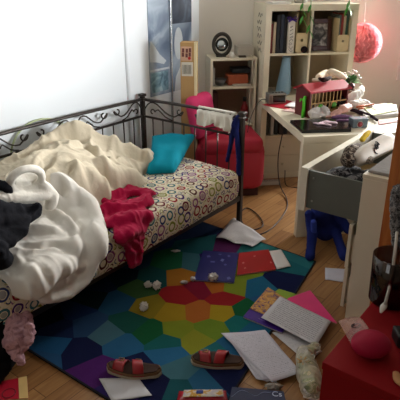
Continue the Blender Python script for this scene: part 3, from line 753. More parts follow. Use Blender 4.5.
book('book', 'tall dark blue book with a magenta foot in the top left cube', .138, zz, .030, .305, .24, '1c2736')
book('book', 'black hardback beside the purple bow', .171, zz, .022, .29, .24, '101114')
t = book('book', 'thick white book with black lettering and a purple bow on top', .198, zz, .058, .265, .21, 'd9d3c4', marks=True, y0=.012)
bw = bmesh.new(); zb = .268
for s in (-1, 1):
    add_tube(bw, [(.03, 0, zb), (.03+s*.025, -.008, zb+.022), (.03+s*.045, -.006, zb+.012), (.03+s*.03, -.003, zb-.004), (.03, 0, zb)], .006, 6, 0, .6)
    add_tube(bw, [(.03, 0, zb), (.03+s*.035, -.01, zb-.018)], .005, 6)
add_ell(bw, (.03, -.003, zb), (.008, .008, .008))
obj('ribbon_bow', bw, cloth('4a2a86'), t).__setitem__('label', 'purple ribbon bow')
bf = thing('magazine_file', 'cream magazine file with a finger hole in the top left cube', 'magazine file', BR(.272, .02, zz), PS, 'magazine files in the bookcase')
def mag_file(t, w=.105, d=.25, h=.31):
    obj('side_panel', boxes([((0, 0, 0), (.004, d, h)), ((w-.004, 0, 0), (w, d, h)), ((0, d-.004, 0), (w, d, h)), ((0, 0, 0), (w, d, .004))]), mat('c9b68c', .7), t)
    f = bmesh.new(); seg = 20; hr = .012; hc = (w/2, h*.33)
    hh = h*.52; per = []
    for k in range(seg):
        a = 2*PI*k/seg; dx, dz = math.cos(a), math.sin(a)
        ts = [v for v in (((w if dx > 0 else 0)-hc[0])/dx if abs(dx) > 1e-6 else 9, ((hh if dz > 0 else 0)-hc[1])/dz if abs(dz) > 1e-6 else 9) if v > 0]
        per.append((min(ts)*dx+hc[0], min(ts)*dz+hc[1]))
    vi = [f.verts.new((hc[0]+hr*math.cos(2*PI*k/seg), 0, hc[1]+hr*math.sin(2*PI*k/seg))) for k in range(seg)]
    vo = [f.verts.new((p[0], 0, p[1])) for p in per]
    for k in range(seg): f.faces.new((vi[k], vi[(k+1) % seg], vo[(k+1) % seg], vo[k]))
    g = bmesh.ops.extrude_face_region(f, geom=f.faces[:]); bmesh.ops.translate(f, verts=[v for v in g['geom'] if isinstance(v, bmesh.types.BMVert)], vec=(0, .004, 0))
    bmesh.ops.recalc_face_normals(f, faces=f.faces[:])
    obj('front_panel', f, mat('cdbb92', .7), t)
mag_file(bf)
tag(obj('felt_ball', ell(BR(.345, .006, zz+.028), (.03, .013, .028)), cloth('1a1012')), 'dark round pouch in front of the left magazine file', 'pouch')
# row 1 right: photo frame, magazine file with magazines
pf = thing('framed_photo', 'brown wooden photo frame standing in the top right cube', 'picture frame', BR(.418, .10, zz+.004), PS)
tl = Matrix.Rotation(-.12, 4, 'X')
def q(bm, M=tl): bm.transform(M); return bm
obj('frame', q(boxes([((0, 0, 0), (.035, .02, .26)), ((.165, 0, 0), (.20, .02, .26)), ((.035, 0, 0), (.165, .02, .04)), ((.035, 0, .22), (.165, .02, .26))], .003)), mat('4a2015', .35, coat=.3), pf)
obj('photograph', q(box((.035, .010, .04), (.165, .013, .22))), blotch_mat([(.35, '2e2c2c'), (.5, '6f6b69'), (.62, 'b3aeaa')], 14., 1.5, .4), pf)
obj('back_stand', boxes([((.09, .03, 0), (.11, .09, .15))]), mat('2c1710'), pf)
mf = thing('magazine_file', 'cream magazine file full of magazines in the top right cube', 'magazine file', BR(.632, .012, zz), PS, 'magazine files in the bookcase')
mag_file(mf, .102, .25, .27)
for k, (c, h, l) in enumerate((('5b6a63', .29, 'grey-green magazine standing at the left of the file'), ('8f2f28', .30, 'magazine with a red cover in the file'), ('b2a58a', .285, 'pale magazine in the file, right of the red one'), ('2f4d3a', .295, 'dark green magazine at the right of the file'))):
    tag(obj('magazine', box((0, 0, 0), (.017, .20, h), .002).copy() if False else (lambda b: (b.transform(Matrix.Translation(BR(.640+k*.022, .03, zz+.006)) @ Matrix.Rotation(PS, 4, 'Z')), b)[1])(box((0, 0, 0), (.017, .20, h), .002)), blotch_mat([(.35, c), (.6, c), (.7, 'c9c1ae')], 20., 1.)), l, 'magazine', 'magazines in the file')
# row 2 left: pale blue vase-like bottle
vs = thing('vase', 'pale blue slender-necked vase in the second left cube', 'vase', BR(.205, .07, .757), PS)
vs.rotation_euler = (0, .04, PS); obj('vase_body', lathe([(.05, 0), (.062, .006), (.066, .03), (.06, .09), (.052, .14), (.046, .19), (.040, .24), (.036, .29), (.036, .315), (.030, .315), (.030, .25)], seg=24), mat('7fa3ba', .35, coat=.3), vs)
tag(obj('tray', (lambda b: (b.transform(Matrix.Translation(BR(.06, .05, .754)) @ Matrix.Rotation(PS, 4, 'Z')), b)[1])(boxes([((0, 0, 0), (.1, .22, .012)), ((0, 0, .012), (.004, .22, .04))])), mat('b9b4a6')), 'pale tray lying at the left of the second left cube', 'tray')
# row 3 left: books in the shade under the desk
for k, (w, h, c, l) in enumerate(((.02, .24, '2a241f', 'dark brown book at the left of the low cube'), (.03, .17, 'b7b7b2', 'short white spined book in the low cube'), (.028, .25, '1c2228', 'black book right of the white spined one'), (.03, .26, '3a2a24', 'brown book in the low cube'), (.034, .24, '20242c', 'dark grey book at the right in the low cube'))):
    book('book', l, .058+k*.04, .402, w, h, .2, c, grp='books in the low left cube')
for k, (w, h, c, l) in enumerate(((.03, .25, '2a3a4a', 'blue book in the low right cube'), (.03, .27, '4a2a2a', 'maroon book in the low right cube'))):
    book('book', l, .42+k*.05, .402, w, h, .2, c, grp='books in the low right cube')
# trailing plant on top
pp = thing('trailing_plant', 'green trailing plant in a pot on top of the bookcase', 'plant', BR(.36, .22, 1.49), PS)
obj('pot', lathe([(.05, 0), (.055, .01), (.068, .11), (.072, .12), (.064, .12), (.06, .10)]), mat('a7a39a', .5), pp)
LEAF = mat('3f8a2c', .45, .25, 20., .1, 60.)
def leaf(bm, p, d, L, wd, mi=0, droop=.5):
    d = Vector(d).normalized(); s = d.cross(Vector((0, 0, 1))); s = s.normalized() if s.length > .1 else Vector((1, 0, 0)); n = 7; prev = None
    for i in range(n+1):
        t = i/n; c = Vector(p)+d*(L*t)+Vector((0, 0, -droop*L*t*t)); w = wd*math.sin(PI*min(1, t*.92+.06))
        up = Vector((0, -.25, .25))*w
        row = [bm.verts.new(c-s*w+up), bm.verts.new(c), bm.verts.new(c+s*w+up)]
        if prev:
            for k in (0, 1):
                f = bm.faces.new((prev[k], prev[k+1], row[k+1], row[k])); f.smooth = True; f.material_index = mi
        prev = row
lf = bmesh.new(); stb = bmesh.new()
for (sx, sy, L) in ((-.065, -.235, .12), (.0, -.235, .22), (.31, -.235, .03)):
    pth = cr([(0, 0, .11), (sx*.4, -.10, .15), (sx, sy+.0, .05), (sx+.005, sy-.008, -L*.5), (sx+.012, sy-.006, -L)], 6); add_tube(stb, pth, .003, 5)
    for k, p in enumerate(pth[14::3]):
        leaf(lf, p, (.5 if k % 2 else -.5, -.35, -.9), .06+.012*math.sin(k), .013, 0, .2)
for k in range(10):
    a = k*.63; leaf(lf, (.02*math.cos(a), .02*math.sin(a), .11), (math.cos(a), math.sin(a), .8), .14, .016, 0, .5)
obj('stems', stb, mat('4c7a34'), pp); fo = obj('foliage', lf, LEAF, pp); sd = fo.modifiers.new('s', 'SOLIDIFY'); sd.thickness = .0012
tag(obj('paper_pile', (lambda b: (b.transform(Matrix.Translation(BR(.05, .01, 1.491)) @ Matrix.Rotation(PS, 4, 'Z')), b)[1])(boxes([((0, 0, 0), (.16, .21, .006)), ((.01, .008, .006), (.165, .2, .012)), ((.0, .004, .012), (.15, .21, .017))])), mat('e8e4da')), 'small pile of white paper on the left of the bookcase top', 'paper')
# pink honeycomb paper ball hanging on the wall right of the bookcase
pb = thing('paper_honeycomb_ball', 'pink honeycomb paper ball hanging on the wall by the bookcase', 'paper decoration', atn(362, 43, NB-.18)-Vector((0, 0, .17)), PS)
def honey():
    bm = bmesh.new(); R = .172; n = 26
    for k in range(n):                     # radial paper fins, crimped into cells
        a0 = 2*PI*k/n; rows = []
        for i in range(19):
            ph = -PI/2+PI*i/18; z = R*math.sin(ph)+.17; rr = R*math.cos(ph)
            aa = a0+(PI/n)*(.55 if i % 2 else -.55)
            rows.append([bm.verts.new((math.cos(aa)*rr*f, math.sin(aa)*rr*f, z)) for f in (.25, .6, .85, 1.)])
        for A_, B_ in zip(rows, rows[1:]):
            for j in range(3): bm.faces.new((A_[j], A_[j+1], B_[j+1], B_[j]))
    add_ell(bm, (0, 0, .17), (R*.8, R*.8, R*.8), 0, 3)
    return bm
q_ = NT('pink_tissue'); q_.b.inputs[0].default_value = C3('ffb8c0'); q_.b.inputs['Roughness'].default_value = .8
tr = q_.n('BsdfTranslucent'); tr.inputs[0].default_value = C3('ffd4d8'); ms = q_.n('MixShader'); ms.inputs[0].default_value = .45
q_.l(q_.b.outputs[0], ms.inputs[1]); q_.l(tr.outputs[0], ms.inputs[2]); q_.l(ms.outputs[0], q_.t.nodes['Material Output'].inputs[0])
hb = obj('paper_cells', honey(), q_.m, pb); sd = hb.modifiers.new('s', 'SOLIDIFY'); sd.thickness = .0015
obj('hanging_thread', tube([(0, 0, .33), (0, .03, .6)], .0015, 5), PAPER, pb)
# ================================================================== DESK
DX0 = -.033
dk = thing('desk', 'cream desk joined at right angles to the front of the bookcase', 'desk', BR(DX0, 0, 0), PS)
DW, DL, DT = .86, 1.155, .742
obj('desktop', box((0, -DL, DT-.05), (DW, -.001, DT), .002), WHITE, dk)
obj('end_panel', box((0, -DL, 0), (DW, -DL+.05, DT-.0505), .002), WHITE, dk)
def desk(x, y, z=DT): return at(x, y, z)
# laptop
lt = thing('laptop', 'closed black laptop near the front corner of the desk', 'laptop', (0, 0, 0), 0)
def slabq(c, th, bev=0.):
    bm = bmesh.new(); lo = [bm.verts.new(p) for p in c]; hi = [bm.verts.new(p+Vector((0, 0, th))) for p in c]
    bm.faces.new(lo[::-1]); bm.faces.new(hi)
    for i in range(4): bm.faces.new((lo[i], lo[(i+1) % 4], hi[(i+1) % 4], hi[i]))
    bmesh.ops.recalc_face_normals(bm, faces=bm.faces[:])
    if bev: bmesh.ops.bevel(bm, geom=bm.edges[:], offset=bev, segments=2, affect='EDGES')
    return bm
lc = [desk(302, 133.5, DT), desk(351, 132, DT), desk(349, 121, DT), desk(290, 123, DT)]
obj('laptop_base', slabq([p+Vector((0, 0, .001)) for p in lc], .012, .002), mat('141416', .35), lt)
obj('laptop_lid', slabq([p+Vector((0, 0, .0135)) for p in lc], .009, .002), mat('0b0b0d', .18), lt)
# pink tissue on the laptop
tp = [[(at(318, 124, .772), .009, .5), (at(326, 122, .775), .016, .5), (at(336, 123, .772), .012, .5)], [(at(314, 123, .77), .008, .5), (at(330, 125, .772), .012, .5)]]
tag(obj('tissue', puff(tp, .005, .003, 40., 1, .765), cloth('d9bdc6')), 'pale pink tissue lying on the closed laptop', 'tissue')
# red folder + white sheet under the clock
tag(obj('folder', slabq([desk(262, 105.0, DT+.001), desk(287, 109.5, DT+.001), desk(303, 104, DT+.001), desk(285, 100, DT+.001)], .004), mat('b3132a', .5)), 'red folder lying on the desk in front of the clock', 'folder')
tag(obj('paper_sheet', sheet([desk(284, 107, DT+.006), desk(302, 109, DT+.006), desk(303, 102, DT+.006), desk(292, 102, DT+.006)], .001, 8, 8, .012, 1.), PAPER), 'white crumpled sheet on the red folder', 'paper')
tag(obj('paper_sheet', sheet([desk(281, 111, DT+.002), desk(296, 113, DT+.002), desk(303, 108, DT+.002), desk(288, 108, DT+.002)], .0006, 6, 6, .001, 2.), mat('d8b7b0')), 'pinkish sheet on the desk beside the toy house', 'paper')
ck = thing('alarm_clock', 'silver grey clock radio with dark display on the desk', 'clock', desk(268.5, 104.5, DT+.006), PS+.05)
obj('clock_body', box((0, 0, 0), (.15, .09, .085), .008, 3), mat('8d8c86', .35, metal=.3), ck)
obj('display', box((.035, -.002, .015), (.14, .004, .07), .002), mat('0a0c0d', .15), ck)
obj('speaker_grille', boxes([((.008+k*.006, -.0015, .015), (.011+k*.006, .004, .07)) for k in range(4)]), mat('55544f'), ck)
for k in range(4): obj('button', box((.04+k*.025, .03, .085), (.055+k*.025, .045, .089), .001), mat('3b3b3a'), ck)
# wooden toy house with red roof
hs_o = desk(308.5, 118.5, DT); th_ = thing('toy_house', 'wooden toy stable with a red roof on the desk', 'toy house', hs_o, 0)
ex_ = (desk(352, 112, DT)-hs_o); ex_.z = 0; Lh = ex_.length; ex_.normalize(); ey = Vector((-ex_.y, ex_.x, 0)); Dh = .17; hw, hr = .195, .222
th_.rotation_euler = (0, 0, math.atan2(ex_.y, ex_.x)); MAT[th_.name] = Matrix.Translation(hs_o) @ Matrix.Rotation(math.atan2(ex_.y, ex_.x), 4, 'Z')
def prism(poly, x0, x1):                   # poly in (y,z), extruded along x
    bm = bmesh.new(); a = [bm.verts.new((x0, y, z)) for y, z in poly]; b = [bm.verts.new((x1, y, z)) for y, z in poly]
    bm.faces.new(a); bm.faces.new(b[::-1])
    for i in range(len(poly)): bm.faces.new((a[i], a[(i+1) % len(poly)], b[(i+1) % len(poly)], b[i]))
    bmesh.ops.recalc_face_normals(bm, faces=bm.faces[:]); return bm
Lh = .36
gab = [(0, 0), (Dh, 0), (Dh, hw), (Dh/2, hr), (0, hw)]
obj('gable_wall', prism(gab, 0, .012), mat('5a1418', .5), th_); obj('gable_wall', prism(gab, Lh-.012, Lh), mat('5a1418', .5), th_)
obj('floor_board', box((.012, 0, 0), (Lh-.012, Dh, .01)), mat('a8834c'), th_)
fw = bmesh.new()
for k in range(9):
    x = .014+k*.034; add_box(fw, (x, 0, .01), (x+.006, .006, hw))
add_box(fw, (.012, 0, .05), (Lh-.012, .005, .058)); add_box(fw, (.012, 0, hw-.014), (Lh-.012, .007, hw)); add_box(fw, (.07, .0, .01), (.11, .004, .09)); add_box(fw, (.2, 0, .01), (.25, .004, .10)); add_box(fw, (.012, 0, .10), (Lh-.012, .005, .108))
obj('front_lattice', fw, mat('b58f55', .6), th_); obj('back_wall', box((.012, Dh-.008, .01), (Lh-.012, Dh, hw)), mat('a8834c', .6), th_)
obj('roof', prism([(-.02, hw-.01), (Dh/2, hr+.004), (Dh+.02, hw-.01), (Dh+.02, hw+.002), (Dh/2, hr+.018), (-.02, hw+.002)], -.015, Lh+.015), mat('9c1422', .5), th_)
obj('roof_end_knob', (lambda b: b)(lathe([(.0, -.001), (.022, 0), (.028, .01), (.022, .022), (.0, .024)], (Lh+.014, .0, hw+.005), 18, 'x')), mat('4a1a16', .4), th_)
for fx in (.10, .23): obj('flower_print', lathe([(0, -.008), (.022, -.007), (.026, -.003), (0, -.002)], (fx, 0, .075), 6, 'y'), mat('4f9a2e'), th_)
# green toy figure standing before the gable
gp = desk(303, 117.5, DT)
gt = thing('toy_figure', 'bright green flat toy figure standing by the toy stable gable', 'toy', gp, PS)
obj('toy_body', (lambda b: (add_tube(b, [(0, 0, 0), (0, 0, .03), (.002, 0, .08), (0, 0, .13), (.004, 0, .155), (.006, 0, .16)], [.022, .024, .023, .022, .018, .006], 14, 0, .5), add_tube(b, [(-.01, 0, .13), (-.028, 0, .14), (-.034, 0, .12)], [.008, .007, .005], 8), b)[2])(bmesh.new()), mat('4fc01e', .4), gt)
# plush dog lying on the roof
pd = thing('plush_dog', 'white and brown plush dog lying on the red roof', 'soft toy', at(331, 79, .965), 0)
c = lambda x, y, z=.93: at(x, y-1, z+.055)+Vector((0, .0, 0))
dg_ = puff([[(c(319, 78), 0.029), (c(326, 75), 0.042), (c(333, 75), 0.039)], [(c(332, 73, .95), 0.034), (c(339, 76, .94), 0.034), (c(344, 79, .93), 0.021)], [(c(314, 81, .925), 0.018), (c(320, 81), 0.023)], [(c(329, 81, .925), 0.018), (c(325, 82, .925), 0.018)]], .006, .001, 40., 2)
obj('plush_body', dg_, cloth('d3c3ac'), pd, True)
obj('dark_ear', puff([[(c(329, 78, .95)+Vector((0, -.03, 0)), 0.016), (c(323, 80, .945)+Vector((0, -.03, 0)), 0.021), (c(319, 79, .945)+Vector((0, -.02, 0)), 0.013)]], .005, .001, 40., 1), cloth('2c1a18'), pd, True)
ne = bmesh.new(); add_ell(ne, c(347, 79, .93)+Vector((.006, -.018, 0)), (.007, .007, .007)); obj('nose', ne, BLACK, pd, True); obj('eye', ell(c(339.5, 75, .945)+Vector((0, -.036, .0)), (.005, .005, .005), 2), BLACK, pd, True)
# small flowering plant behind
fp = thing('flowering_plant', 'small potted plant with white flowers behind the toy stable', 'plant', at(349, 100, DT+.001)+Vector((0, .0, 0)), 0)
fpo = at(349, 100, DT)
base = atn(350, 84, -.25); base.z = DT+.001
fp.location = base; MAT[fp.name] = Matrix.Translation(base)
obj('pot', lathe([(.038, 0), (.05, .09), (.053, .1), (.045, .1), (.043, .09)]), mat('6b4a36'), fp)
lf = bmesh.new(); fl = bmesh.new()
for k in range(70):
    a = random.random()*2*PI; e = random.uniform(.2, 1.3); L = random.uniform(.05, .09)
    leaf(lf, (.02*math.cos(a), .02*math.sin(a), .14+.04*random.random()), (math.cos(a)*math.cos(e), math.sin(a)*math.cos(e), math.sin(e)), L, .012, 0, .3)
    if k % 5 == 0: add_ell(fl, (.075*math.cos(a)*math.cos(e), .075*math.sin(a)*math.cos(e), .175+.085*math.sin(e)), (.013, .013, .009), 0, 1)
add_tube(lf, [(0, 0, .09), (0, 0, .16)], .01, 6)
fo = obj('foliage', lf, mat('3c6a34', .5, .3), fp); sd = fo.modifiers.new('s', 'SOLIDIFY'); sd.thickness = .001
obj('blossoms', fl, mat('dcc9c4', .7), fp)
# heap of small things before the stable
def heap(name, strokes, m, label, cat, vx=.006, a=.004, fl=DT+.002, **k):
    return tag(obj(name, puff(strokes, vx, a, 30., 1, fl), m), label, cat, **k)
z = DT+.02
heap('crumpled_tissue', [[(at(313, 113, z+.02), .030), (at(318, 109, z+.03), .042), (at(325, 112, z+.02), .034)], [(at(314, 116, z), .024), (at(328, 115, z), .024)]], cloth('cfc9c4'), 'crumpled white tissue before the toy stable', 'tissue', .007, .012)
heap('black_sock', [[(at(328, 108, z+.03), .028), (at(335, 103, z+.06), .034), (at(344, 99, z+.08), .030)]], cloth('151214'), 'black sock draped in the heap before the stable', 'sock', .007)
dl_ = thing('doll', 'small doll in a pale skin tone lying in the desk heap', 'doll', at(340, 112, DT+.002), 0)
obj('doll_body', puff([[(at(332, 114, z+.01), .018), (at(338, 112, z+.02), .030)], [(at(343, 109, z+.035), .040), (at(348, 107, z+.035), .034)], [(at(333, 116, z), .014), (at(327, 117, z), .012)]], .0065, .001, 30., 1, DT+.002), mat('c99a8c', .6), dl_, True)
heap('paper_cone', [[(at(347, 100, z+.05), .026), (at(353, 97, z+.07), .042), (at(359, 93, z+.09), .032), (at(362, 87, z+.12), .010)], [(at(354, 105, z+.03), .040), (at(364, 104, z+.02), .036), (at(370, 108, z), .022)]], cloth('e2dfd8', bump=.15), 'white crumpled cloth peaked up beside the stable', 'cloth', .008, .010)
heap('orange_peel', [[(at(357, 107, z+.03), .009), (at(362, 106, z+.035), .010), (at(368, 105, z+.03), .008), (at(374, 104, z+.03), .008)], [(at(359, 109, z+.02), .008), (at(364, 108, z+.025), .008)]], mat('c0602c', .6), 'orange hair scrunchie lying on the white papers', 'scrunchie', .005, .003, None)
heap('purple_pouch', [[(at(334, 118, z), .018), (at(342, 117, z+.005), .022), (at(351, 118, z), .02)], [(at(338, 121, z), .014), (at(348, 121, z), .014)]], cloth('6a4a66'), 'mauve pouch between the laptop and the toy stable', 'pouch')
heap('dark_scarf', [[(at(352, 110, z+.01), .016), (at(362, 113, z), .018), (at(371, 116, z), .014), (at(377, 120, z-.005), .010)]], cloth('33262e'), 'dark scarf end behind the tin box', 'scarf')
tn = thing('tin_box', 'small grey-blue tin box with a round red emblem on the desk', 'tin', (0, 0, 0), 0)
p0 = desk(352, 128.5, DT); tn.location = p0; tn.rotation_euler = (0, 0, PS); MAT[tn.name] = Matrix.Translation(p0) @ Matrix.Rotation(PS, 4, 'Z')
obj('tin_body', box((0, 0, 0), (.115, .07, .055), .008, 3), mat('5d6a72', .4, .15, 40., metal=.3), tn); obj('tin_lid', box((-.002, -.002, .05), (.117, .072, .066), .006, 3), mat('6f7c84', .35, metal=.3), tn)
obj('emblem', lathe([(.0, -.0015), (.018, -.001), (.018, .002), (.0, .003)], (.055, -.002, .027), 20, 'y'), mat('8c2a30'), tn)
obj('emblem_ring', (lambda b: (add_tube(b, [(.055+.022*math.cos(k*PI/12), -.002, .027+.022*math.sin(k*PI/12)) for k in range(25)], .0018, 5), b)[1])(bmesh.new()), mat('b7b3aa'), tn)
# papers and magazines at the window end of the desk
for k, (q4, c, l, th) in enumerate((
  ([(366, 119.5), (398, 116), (396, 107), (356, 110)], 'e4e2dc', 'thick stack of white papers at the window end of the desk', .022),
  ([(372, 116), (397, 111), (392, 104), (362, 107)], 'd9dfa8', 'yellow-green booklet on top of the paper stack', .006),
  ([(376, 110), (392, 107.5), (386, 103.5), (368, 105.5)], 'efeee9', 'loose white sheet on top of the booklet', .002))):
    z0 = (DT+.001, DT+.024, DT+.031)[k]
    tag(obj(('paper_stack', 'booklet', 'paper_sheet')[k], slabq([at(x, y, z0) for x, y in q4], th), mat(c, .7)), l, ('papers', 'booklet', 'paper')[k])
tag(obj('envelope', slabq([at(x, y, DT+.001) for x, y in ((379, 125), (398, 122), (397, 119), (378, 121.5))], .004), mat('a33a2e')), 'red-brown envelope at the front edge of the paper stack', 'envelope')
# ================================================================== SMALL CABINET left of the bookcase
cb = thing('small_bookcase', 'low cream open bookcase in the corner beside the tall one', 'bookcase', BR(-.425, .13, 0), PS)
cw, cd, chh = .405, .26, 1.06
obj('side_panel', box((0, 0, 0), (.02, cd, chh-.02)), WHITE, cb); obj('side_panel', box((cw-.02, 0, 0), (cw, cd, chh-.02)), WHITE, cb)
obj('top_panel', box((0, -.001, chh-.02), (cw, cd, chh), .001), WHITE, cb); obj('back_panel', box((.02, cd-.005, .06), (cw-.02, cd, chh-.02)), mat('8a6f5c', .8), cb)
sh_z = (.06, .47, .80)
for z in sh_z: obj('shelf', box((.02, .002, z-.0), (cw-.02, cd-.005, z+.018)), WHITE, cb)
obj('plinth', box((.02, .02, 0), (cw-.02, .035, .06)), WHITE, cb)
CBM = MAT[cb.name]
def cbp(x, y, z): return CBM @ Vector((x, y, z))
mr = thing('round_mirror', 'round table mirror in a dark ring frame on the low bookcase', 'mirror', cbp(.115, .10, chh), PS-.05)
rg = bmesh.new(); add_tube(rg, [(.072*math.cos(k*PI/16), 0, .10+.088*math.sin(k*PI/16)) for k in range(33)], .016, 10)
obj('ring_frame', rg, mat('3a362f', .35, metal=.4), mr); obj('mirror_glass', lathe([(0, -.002), (.056, -.001), (.056, .003), (0, .004)], (0, .002, .10), 28, 'y'), mat('9aa0a0', .12, .02, metal=.9), mr)
obj('stand_base', box((-.05, -.03, 0), (.05, .03, .012), .004), mat('3a362f', .4), mr)
tag(obj('trinket', lathe([(.02, 0), (.026, .01), (.024, .03), (.012, .04), (.004, .045)], cbp(.19, .05, chh)), mat('d9d5cc')), 'small white lidded trinket in front of the round mirror', 'trinket')
tag(obj('trinket', lathe([(.014, 0), (.016, .012), (.01, .022)], cbp(.155, .035, chh)), mat('b9a994')), 'tiny beige trinket beside the white lidded one', 'trinket')
mk = lambda lo, hi, b=.002: (lambda m: (m.transform(CBM), m)[1])(box(lo, hi, b))
tag(obj('storage_box', mk((.245, .06, chh), (.385, .20, chh+.085)), mat('b9b0a2')), 'pale flat box at the right on the low bookcase', 'box')
tag(obj('makeup_case', mk((.25, .01, chh), (.31, .05, chh+.015)), mat('3c322a')), 'tiny dark case in front of the pale flat box', 'case')
tag(obj('basket', mk((.165, .05, .818), (.345, .20, .91), .012), mat('a5502e', .6, .2, 30.)), 'orange box on the upper shelf of the low bookcase', 'box')
tag(obj('bowl', lathe([(.03, 0), (.052, .03), (.058, .055), (.052, .055), (.045, .03)], cbp(.10, .09, .818)), mat('5a5a58')), 'dark grey bowl at the left of the upper shelf', 'bowl')
tag(obj('card', mk((.028, .06, .818), (.05, .20, .97)), mat('9d9a92')), 'pale notebook standing at the left of the upper shelf', 'notebook')
tag(obj('dark_book', mk((.215, .1, .915), (.375, .23, .955)), mat('2b2f33')), 'dark grey book lying on the orange box', 'book')
tag(obj('tray', mk((.20, .01, .818), (.36, .045, .835)), mat('b5ad9e')), 'pale shallow tray before the orange box', 'tray')
bt = thing('bottle', 'dark red bottle with a black cap on the lower shelf', 'bottle', cbp(.33, .10, .488), PS)
obj('bottle_body', lathe([(.03, 0), (.034, .01), (.034, .12), (.016, .16), (.016, .18)]), mat('7e1a1c', .3), bt); obj('bottle_cap', lathe([(.018, .18), (.018, .215), (.0, .217)]), BLACK, bt)
tag(obj('wooden_board', mk((.03, .08, .488), (.085, .22, .75)), mat('4a2418')), 'dark brown box standing at the left of the lower shelf', 'box')
tag(obj('white_cup', lathe([(.03, 0), (.033, .07), (.03, .07), (.027, .01)], cbp(.27, .05, .488)), mat('c9c0b0')), 'white cup beside the dark red bottle', 'cup')
tag(obj('cable', tube(cr([cbp(.33, .03, chh+.02), cbp(.355, -.012, chh+.006), cbp(.36, -.02, .95), cbp(.345, -.015, .75), cbp(.35, -.02, .55), cbp(.33, -.02, .40), cbp(.35, -.02, .2)], 5), .0035, 6), mat('cfc7b4')), 'white cable hanging down the front of the low bookcase', 'cable')
# framed poster on the bed wall
def wp(s, z, off=.0): return AW((AW(0, 0)+Vector((-.49, 4.19, 0))).dot(A)+s, LW-off, z)
po = thing('wall_poster', 'large blue-grey winter scene poster on the bed wall', 'poster', wp(.145, .79), TH)
pw, ph = .535, .95
obj('poster_sheet', box((0, -.006, 0), (pw, -.001, ph)), blotch_mat([(.3, '5f6f86'), (.45, '8494a8'), (.56, 'aab8c6'), (.7, '74849a')], 3., 1.2, .35), po)
sky = bmesh.new(); add_box(sky, (.25, -.0075, .55), (pw, -.006, ph)); add_box(sky, (.0, -.0072, .80), (.25, -.006, ph)); obj('dark_print_area', sky, blotch_mat([(.4, '2b3444'), (.6, '4c5a6c')], 6.), po)
wl = bmesh.new(); add_box(wl, (0, -.0085, .20), (.235, -.0065, .216)); add_box(wl, (.268, -.0085, .20), (.282, -.0065, .80))
def plate(bm, pts, y0=-.0085, y1=-.0065):
    a = [bm.verts.new((x, y0, z)) for x, z in pts]; b = [bm.verts.new((x, y1, z)) for x, z in pts]; bm.faces.new(a); bm.faces.new(b[::-1])
    for i in range(len(pts)): bm.faces.new((a[i], b[i], b[(i+1) % len(pts)], a[(i+1) % len(pts)]))
plate(wl, [(.0, .36), (.02, .44), (.06, .40), (.12, .33), (.20, .27), (.17, .245), (.08, .27), (.0, .28)]); plate(wl, [(.36+.055*math.cos(k*PI/8), .39+.13*math.sin(k*PI/8)) for k in range(16)])
plate(wl, [(.30, .0), (.46, .0), (.44, .14), (.38, .2), (.32, .12)]); bmesh.ops.recalc_face_normals(wl, faces=wl.faces[:])
obj('white_print_area', wl, mat('c9d0d4', .5), po)
lo_ = bmesh.new(); add_box(lo_, (.012, -.0088, .03), (.22, -.007, .19)); obj('lower_print_area', lo_, blotch_mat([(.35, '4a6878'), (.5, '7a9eac'), (.65, 'a8c2ca')], 12.), po)
obj('metal_strip', box((.248, -.024, -.35), (.262, -.0065, ph), .003), mat('b9bcc0', .25, metal=.8), po)
# cardboard box standing behind the end rail
bx = thing('cardboard_carton', 'tall narrow cardboard carton standing behind the end rail', 'carton', Vector((-.150, 4.13, 0)), -.12)
ch_ = 1.245
obj('carton_body', box((0, 0, 0), (.125, .10, ch_), .002), mat('b08a58', .85, .06, 5.), bx); obj('carton_tape', box((.106, -.0012, .0), (.126, .05, ch_+.0008)), mat('d9c9a0', .4), bx)
lb = bmesh.new(); add_box(lb, (.006, -.0015, ch_-.135), (.088, 0.001, ch_-.03)); obj('shipping_label', lb, mat('c9a285'), bx)
l2 = bmesh.new()
for k, (x, z) in enumerate(((.012, .09), (.04, .095), (.064, .088), (.014, .058), (.042, .06), (.066, .056))): add_box(l2, (x, -.0022, ch_-z-.035+.02), (x+.018, -.0012, ch_-z-.005+.02))
obj('label_symbols', l2, mat('6a3a34'), bx); l3 = bmesh.new(); add_ell(l3, (.07, -.0025, ch_-.115), (.012, .001, .012)); obj('red_mark', l3, mat('b3201c'), bx)
lw = bmesh.new(); add_box(lw, (.008, -.0015, ch_-.25), (.098, .001, ch_-.145)); obj('white_label', lw, mat('cfc8b8'), bx)
l4 = bmesh.new()
for k in range(7): add_box(l4, (.018+k*.010, -.0022, ch_-.235), (.022+k*.010, -.0012, ch_-.165))
obj('barcode', l4, BLACK, bx)
l5 = bmesh.new(); add_box(l5, (.06, -.0015, .80), (.10, .001, .825)); obj('small_sticker', l5, mat('d8cdb4'), bx)
# red armchair behind the bed end
rc = thing('armchair', 'red rounded low armchair behind the end of the daybed', 'armchair', Vector((.24, 4.28, 0)), PS)
def rbox(lo, hi, b): return box(lo, hi, b, 5)
RM = mat('b01c38', .55, .06, 5., .1, 30.)
obj('seat_body', rbox((-.30, -.24, .05), (.27, .27, .47), .09), RM, rc, smooth=True); obj('seat_cushion', rbox((-.26, -.26, .38), (.24, .18, .52), .055), RM, rc, smooth=True)
obj('chair_base', box((-.26, -.19, 0), (.22, .20, .06)), mat('3a1018'), rc)
tag(obj('cushion', (lambda b: ([setattr(f, 'smooth', True) for f in b.faces], b.transform(Matrix.Translation(Vector((.045, 4.18, .50))) @ Matrix.Rotation(.6, 4, 'Z') @ Matrix.Rotation(-.2, 4, 'Y')), b)[2])(box((-.12, -.06, 0), (.11, .06, .36), .055, 5)), cloth('d0406e')), 'bright pink cushion standing on the red armchair', 'cushion')
